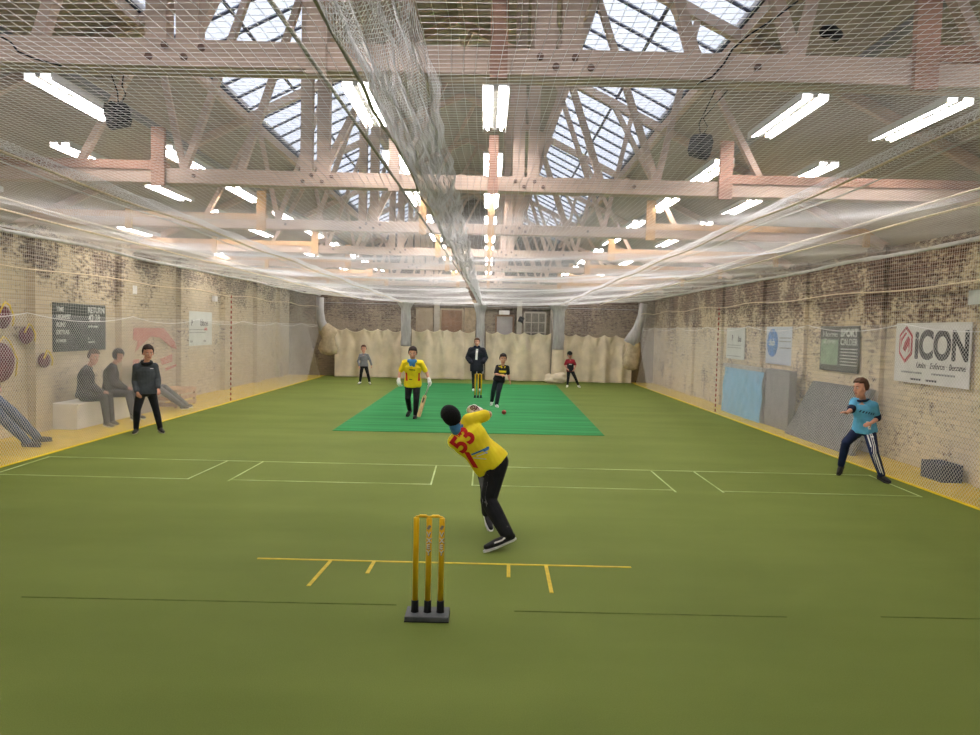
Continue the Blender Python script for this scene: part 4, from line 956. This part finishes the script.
for z in (.08, .22, .36):
    MB().box((-7.19, 17.75, z), (.02, 1.15, .09)).obj('slat', w_, t); MB().box((-7.5, 17.19, z), (.6, .02, .09)).obj('slat', w_, t)
MB().box((-7.5, 17.75, .41), (.62, 1.15, .02)).obj('lid', w_, t); settle(t)
t = empty('storage_box', 'low grey storage box under the spectator beyond the bench', 'seat', (-7.7, 16.3, 0))
MB().box((-7.6, 16.3, .20), (.36, .8, .40)).obj('body', mat('grey_box', (150, 146, 140), .8), t, bevel=.01); MB().box((-7.6, 16.3, .415), (.38, .84, .03)).obj('lid', mat('grey_box_lid', (130, 128, 122), .8), t); settle(t)
M_chalk = mat('chalkboard', (58, 66, 64), .8, .06, 3); M_chalkw = mat('chalk', (200, 206, 200), .9)
t = empty('score_board', 'dark green chalk board with white lettering on the left wall', 'board', (-7.97, 14.45, 1.4))
MB().box((-7.98, 14.55, 1.86), (.03, 1.86, .92)).obj('panel', M_chalk, t)
MB().box((-7.962, 14.55, 2.30), (.012, 1.8, .03)).obj('top_strip', mat('board_strip', (78, 84, 80), .7), t)
RT, UP = (0, 1, 0), (0, 0, 1)
for s_, sz, y, z in (('TIME', .12, 13.6, 2.16), ('HIGHEST', .12, 13.6, 2.02), ('RUNS', .12, 13.6, 1.87), ('EXTRAS', .12, 13.6, 1.73), ('BOWLER', .08, 13.6, 1.58), ('RETURN', .17, 14.68, 2.15), ('42.28', .2, 14.7, 1.98), ('to the crease', .07, 14.7, 1.86), ('L', .07, 14.7, 1.62), ('overs left', .06, 14.7, 1.55)):
    text(s_, sz, (-7.96, y+.1, z), RT, UP, M_chalkw, t, bold=.003, width=None)
settle(t)
t = tag(MB().box((-7.93, 16.55, 2.71), (.12, .28, .19)).obj('wall_box', M_white, bevel=.01), 'small white box high on the left wall right of the chalk board', 'box')
t = tag(MB().box((-7.93, 21.6, 2.72), (.1, .2, .16)).obj('wall_box', M_white, bevel=.01), 'small pale box high on the left wall beyond the white poster', 'box')
t = empty('poster', 'white poster with small dark and red print on the left wall', 'poster', (-7.9, 20.65, 1.4))
M_poster = mat('white_poster', (206, 212, 206), .7, .03, 3); M_ink = mat('dark_ink', (70, 72, 76), .7); M_redink = mat('red_ink', (190, 84, 84), .7)
MB().box((-7.985, 20.65, 1.85), (.02, 1.7, .94)).obj('sheet', M_poster, t)
text('bison', .26, (-7.973, 20.62, 1.93), RT, UP, M_ink, t, bold=.006); text('P', .22, (-7.973, 19.98, 1.93), RT, UP, M_ink, t, bold=.006); text('club', .14, (-7.973, 20.9, 1.8), RT, UP, M_redink, t, bold=.004)
for y0, y1, z in ((19.85, 20.9, 1.82), (19.85, 21.0, 1.74)): MB().box((-7.973, (y0+y1)/2, z), (.004, y1-y0, .025)).obj('print_line', mat('grey_ink', (150, 154, 152), .7), t)
for y in (20.0, 20.95): MB().box((-7.973, y, 1.5), (.004, .16, .06)).obj('print_line', _m['grey_ink'], t)
settle(t)
# faded red painted emblem on the brick
t = empty('wall_emblem', 'faded red painted arch emblem flaking on the left wall behind the hooded fielder', 'painted emblem', (-7.96, 17.6, .9))
M_fade = mat('faded_red_paint', (186, 110, 98), .9, .1, 14, c2=(198, 150, 128))
def flat(pts, nm, m, x=-7.985, th=.006):
    V = [(x, a, z) for a, z in pts]+[(x+th, a, z) for a, z in pts]; n = len(pts)
    pm(nm, V, [tuple(range(n)), tuple(range(2*n-1, n-1, -1))]+[(i, i+n, (i+1) % n+n, (i+1) % n) for i in range(n)], m, t)
flat([(16.75, 1.86), (18.3, 1.86), (18.95, 1.5), (19.1, 1.3), (18.7, 1.38), (18.1, 1.62), (17.6, 1.66), (17.2, 1.5), (16.8, 1.3), (16.95, 1.55), (16.7, 1.6)], 'arch', M_fade)
flat([(16.7, 1.14), (17.0, 1.14), (17.0, .95), (16.7, .98)], 'patch', M_fade); flat([(18.4, .86), (19.1, .94), (19.1, .88), (18.4, .78)], 'patch', M_fade); flat([(18.1, 1.1), (18.8, 1.2), (18.8, 1.0), (18.2, .95)], 'patch', M_fade)
settle(t)
M_mar = mat('maroon_vinyl', (96, 48, 58), .6, .1, 8); M_ycord = mat('yellow_cord', (214, 190, 60), .7)
for y, z, r_, lab in ((12.1, 2.02, .2, 'maroon padded disc hanging high on the left wall, yellow cord above it'), (12.05, 1.28, .34, 'large maroon padded disc hanging low on the left wall above the jeans'), (13.02, 1.28, .14, 'small maroon padded disc on the left wall just left of the chalk board'), (12.72, 1.72, .16, 'dim maroon padded disc on the left wall, halfway up')):
    t = empty('hanging_pad', lab, 'pad', (-7.93, y, z), 'maroon pads on the left wall')
    px = -7.78 if y > 12.9 else -7.91
    MB().ell((px, y, z), (.08, r_, r_*.95), n=24, m=14).obj('cushion', M_mar, t, smooth=True)
    MB().tube([(px+.07, y-r_*.9, z+r_*.3), (px+.07, y-r_*.4, z+r_*1.0), (px+.05, y, z+r_*1.25), (px+.07, y+r_*.4, z+r_*1.0), (px+.07, y+r_*.95, z+r_*.1), (px+.07, y+r_*.8, z-r_*.7)], .014, 8).obj('cord', M_ycord, t, smooth=True)
    settle(t)
# ---------------------------------------------------------------- things along the right wall
RT = (0, -1, 0)
t = empty('banner', 'white ICON banner with a red hexagonal emblem on the right wall', 'banner', (6.8, 11.25, 1.3))
MB().box((6.8, 11.22, 1.8), (.012, 1.9, .95)).obj('sheet', mat('banner_vinyl', (222, 222, 216), .6, .02, 3), t)
def rpoly(pts, nm, m, x, par, th=.004):
    V = [(x, a, z) for a, z in pts]+[(x-th, a, z) for a, z in pts]; n = len(pts)
    return pm(nm, V, [tuple(range(n)), tuple(range(2*n-1, n-1, -1))]+[(i, i+n, (i+1) % n+n, (i+1) % n) for i in range(n)], m, par)
M_rede = mat('crimson_ink', (186, 44, 60), .6); M_blk = mat('black_ink', (44, 44, 46), .6)
hx = lambda k: [(11.86-.21*k*math.sin(a), 1.93+.30*k*math.cos(a)) for a in [math.pi/3*q for q in range(6)]]
rpoly(hx(1.0), 'emblem', M_rede, 6.79, t); rpoly(hx(.80), 'emblem', _m['banner_vinyl'], 6.785, t); rpoly(hx(.66), 'emblem', M_rede, 6.78, t)
rpoly([(11.98, 1.82), (11.93, 2.0), (11.80, 2.12), (11.76, 2.08), (11.88, 1.95), (11.92, 1.85), (11.84, 1.8), (11.78, 1.9), (11.74, 1.86), (11.83, 1.72)], 'emblem', _m['banner_vinyl'], 6.775, t)
text('iCON', .60, (6.79, 11.62, 1.73), RT, UP, M_blk, t, bold=.022, width=1.30)
text('Unite · Enforce · Become', .13, (6.79, 11.56, 1.57), RT, UP, M_blk, t, width=1.2, shear=.3)
for y in (11.68, 10.86): MB().box((6.79, y, 1.49), (.004, .56, .028)).obj('print_line', _m['grey_ink'], t)
for y in (11.55, 11.15): MB().box((6.79, y, 1.385), (.004, .28, .03)).obj('print_line', M_ink, t)
settle(t)
# flaking red letters painted on the brick
t = empty('wall_lettering', 'flaking old red painted letters on the brick below the white banner', 'painted lettering', (6.9, 11.1, 1))
M_rw = mat('flaked_red_paint', (184, 66, 54), .9, .1, 18, c2=(206, 140, 112))
text('ODE', .34, (6.945, 11.5, 1.02), RT, UP, M_rw, t, width=1.1, bold=.008, ext=.003); MB().box((6.945, 11.3, .95), (.006, .7, .03)).obj('underline', M_rw, t)
settle(t)
def rsheet(nm, lab, cat, y0, y1, z0, z1, m, x=6.82):
    t = empty(nm, lab, cat, (x, (y0+y1)/2, z0)); MB().box((x, (y0+y1)/2, (z0+z1)/2), (.015, y1-y0, z1-z0)).obj('sheet', m, t); return t
t = rsheet('poster', 'plain white poster with small dark print on the right wall above the blue mat', 'poster', 19.35, 20.8, 1.37, 2.22, M_poster)
text('F', .2, (6.81, 20.35, 1.88), RT, UP, M_ink, t, bold=.008); text('bis', .22, (6.81, 19.85, 1.85), RT, UP, M_ink, t, bold=.004)
for z in (1.75, 1.68, 1.45): MB().box((6.81, 20.15, z), (.004, 1.1, .02)).obj('print_line', _m['grey_ink'], t)
settle(t)
t = rsheet('poster', 'white poster with a large blue disc on the right wall', 'poster', 16.35, 17.85, 1.36, 2.24, mat('pale_blue_poster', (196, 206, 216), .7, .02, 3))
rpoly([(17.45+.33*math.cos(a), 1.86+.33*math.sin(a)) for a in [2*math.pi*q/36 for q in range(36)]], 'disc', mat('blue_ink', (64, 132, 198), .6), 6.81, t)
text('club', .22, (6.804, 17.66, 1.80), RT, UP, M_poster, t, bold=.004)
for z in (1.98, 1.9, 1.75): MB().box((6.81, 16.72, z), (.004, .66, .025)).obj('print_line', _m['grey_ink'], t)
settle(t)
t = rsheet('notice_board', 'dark notice board with a green map and white SPORT lettering on the right wall', 'notice board', 13.4, 14.95, 1.36, 2.24, mat('dark_board', (66, 70, 66), .7, .05, 3))
MB().box((6.81, 14.55, 1.73), (.004, .72, .5)).obj('map', mat('green_map', (136, 164, 136), .7, .12, 9), t)
text('SPORT', .2, (6.808, 14.1, 2.04), RT, UP, M_chalkw, t, width=.66, bold=.008); text('CALDER', .17, (6.808, 14.1, 1.88), RT, UP, M_chalkw, t, width=.66, bold=.004)
text('Home', .15, (6.808, 14.85, 2.03), RT, UP, M_chalkw, t, width=.6); text('Zone', .13, (6.808, 14.8, 1.9), RT, UP, M_chalkw, t, width=.5)
for q in range(6): MB().box((6.808, 13.77, 1.80-q*.06), (.004, .62, .02)).obj('print_line', M_chalkw, t)
settle(t)
tag(MB().box((6.83, 10.05, 2.62), (.02, .75, .2)).obj('sign', M_poster), 'blank white sign high on the right wall at the right edge', 'sign')
tag(MB().tube([(6.9, 11.4, 2.28), (6.9, 11.4, 3.4)], .035, 10).obj('conduit', mat('grey_conduit', (120, 118, 114), .6), smooth=True), 'thin grey conduit running down the brick to the white banner', 'pipe')
tag(MB().box((6.9, 21.6, 2.35), (.08, .2, .2)).obj('wall_box', M_white), 'small pale box high on the far right wall', 'box')
t = empty('crash_mat', 'pale blue mat standing upright against the right wall', 'mat', (6.35, 18.0, 0))
mb = MB(); V = []; nn_ = 24
for j in range(13):
    for i in range(nn_+1): V.append((6.33+.05*j/12+.012*math.sin(i*.7+j*.8)+.01*math.sin(i*1.9-j), 19.55-2.75*i/nn_, .01+1.18*j/12))
n = nn_+1
o = pm('cover', V, [(j*n+i, j*n+i+1, (j+1)*n+i+1, (j+1)*n+i) for j in range(12) for i in range(nn_)], mat('blue_tarpaulin', (112, 178, 214), .5, .05, 4), t, True)
MB().box((6.50, 18.17, .6), (.2, 2.75, 1.2)).obj('core', mat('grey_foam', (128, 128, 126), .85, .05, 5), t); MB().box((6.42, 18.17, 1.23), (.16, 2.75, .09)).obj('top_edge', mat('pale_edge', (176, 172, 168), .8), t); settle(t)
tag(MB().box((6.5, 16.1, .64), (.16, 1.3, 1.28)).obj('foam_board', _m['grey_foam'], bevel=.01), 'upright grey foam board right of the pale blue mat', 'board')
b = MB(); b.add([(6.28, 15.25, .0), (6.28, 12.45, .0), (6.58, 12.45, 1.14), (6.58, 14.7, 1.14), (6.36, 15.25, .0), (6.36, 12.45, .0), (6.66, 12.45, 1.14), (6.66, 14.7, 1.14)], [(0, 1, 2, 3), (7, 6, 5, 4), (0, 4, 5, 1), (1, 5, 6, 2), (2, 6, 7, 3), (3, 7, 4, 0)])
tag(b.obj('leaning_board', mat('dark_grey_foam', (108, 110, 110), .85, .05, 5)), 'wide dark grey board with a slanted edge leaning on the wall behind the crouching fielder', 'board')
t = empty('crate', 'dark navy plastic crate on the yellow floor by the right wall', 'crate', (6.6, 10.5, 0)); cm = mat('navy_plastic', (50, 56, 78), .5, .08, 8)
MB().box((6.62, 10.5, .02), (.3, .5, .04)).obj('base', cm, t)
for a in (6.48, 6.76): MB().box((a, 10.5, .14), (.02, .5, .22)).obj('side', cm, t)
for a in (10.26, 10.74): MB().box((6.62, a, .14), (.3, .02, .22)).obj('end', cm, t)
MB().ell((6.62, 10.5, .2), (.12, .2, .08)).obj('contents', S_navy, t, smooth=True); settle(t)
# ---------------------------------------------------------------- hung loudspeakers and cables at the nearest truss
M_spk = mat('black_speaker_case', (20, 20, 24), .5, .1, 20)
def speaker(x, y, z, ang, lab):
    t = empty('loudspeaker', lab, 'loudspeaker', (x, y, z), 'hung black loudspeakers')
    Rm = Matrix.Rotation(ang, 3, 'Z') @ Matrix.Rotation(.25, 3, 'X')
    b = MB(); R_ = []
    for yy, w2, h2 in ((-.06, .06, .08), (-.05, .068, .088), (.05, .06, .076), (.07, .04, .05)):
        R_.append([Vector((x, y, z))+Rm @ Vector((sx*w2*(.75 if abs(sz) > .9 else 1), yy, sz*h2)) for sx, sz in ((-1, -.6), (-.75, -1), (.75, -1), (1, -.6), (1, .6), (.75, 1), (-.75, 1), (-1, .6))])
    b.loft(R_).obj('case', M_spk, t)
    MB().tube([Vector((x, y, z))+Rm @ Vector((0, -.058, 0)), Vector((x, y, z))+Rm @ Vector((0, -.066, 0))], .05, 16).obj('cone', mat('speaker_cone', (56, 56, 60), .6), t)
    MB().tube([(x, y, z+.09), (x-.01, y+.01, z+.16), (x-.02, 4.92, 3.61)], .004, 6).obj('hanging_wire', M_dark, t)
    MB().tube([(x+.02, y, z+.08), (x+.05, y, z+.14), (x+.02, y+.01, z+.2), (x+.06, 4.92, 3.61)], .004, 6).obj('hanging_wire', M_dark, t)
    settle(t)
speaker(-2.47, 4.97, 3.36, -.6, 'small black loudspeaker hanging from the nearest truss, left side')
speaker(1.49, 5.3, 3.34, .6, 'small black loudspeaker hanging from the nearest truss, right side')
tag(MB().tube([(-3.25, 4.70, 3.78), (-3.1, 4.69, 3.77), (-3.0, 4.69, 3.72), (-2.95, 4.69, 3.66), (-2.85, 4.69, 3.62), (-2.7, 4.72, 3.59)], .006, 6).obj('cable', M_dark, smooth=True), 'thin black cable drooping over the left end of the nearest truss beam', 'cable')
tag(MB().tube([(1.9, 4.70, 4.1), (1.75, 4.69, 3.98), (1.6, 4.69, 3.88), (1.5, 4.69, 3.79), (1.45, 4.69, 3.7), (1.38, 4.70, 3.62), (1.3, 4.75, 3.59)], .006, 6).obj('cable', M_dark, smooth=True), 'thin black cable drooping over the right half of the nearest truss beam', 'cable')
tag(MB().tube([(2.17, 4.9, 4.0), (2.25, 5.0, 4.05), (2.32, 5.05, 4.03)], .04, 10).obj('spot_lamp', M_dark, smooth=True), 'small black spot lamp above the nearest truss beam on the right', 'lamp')
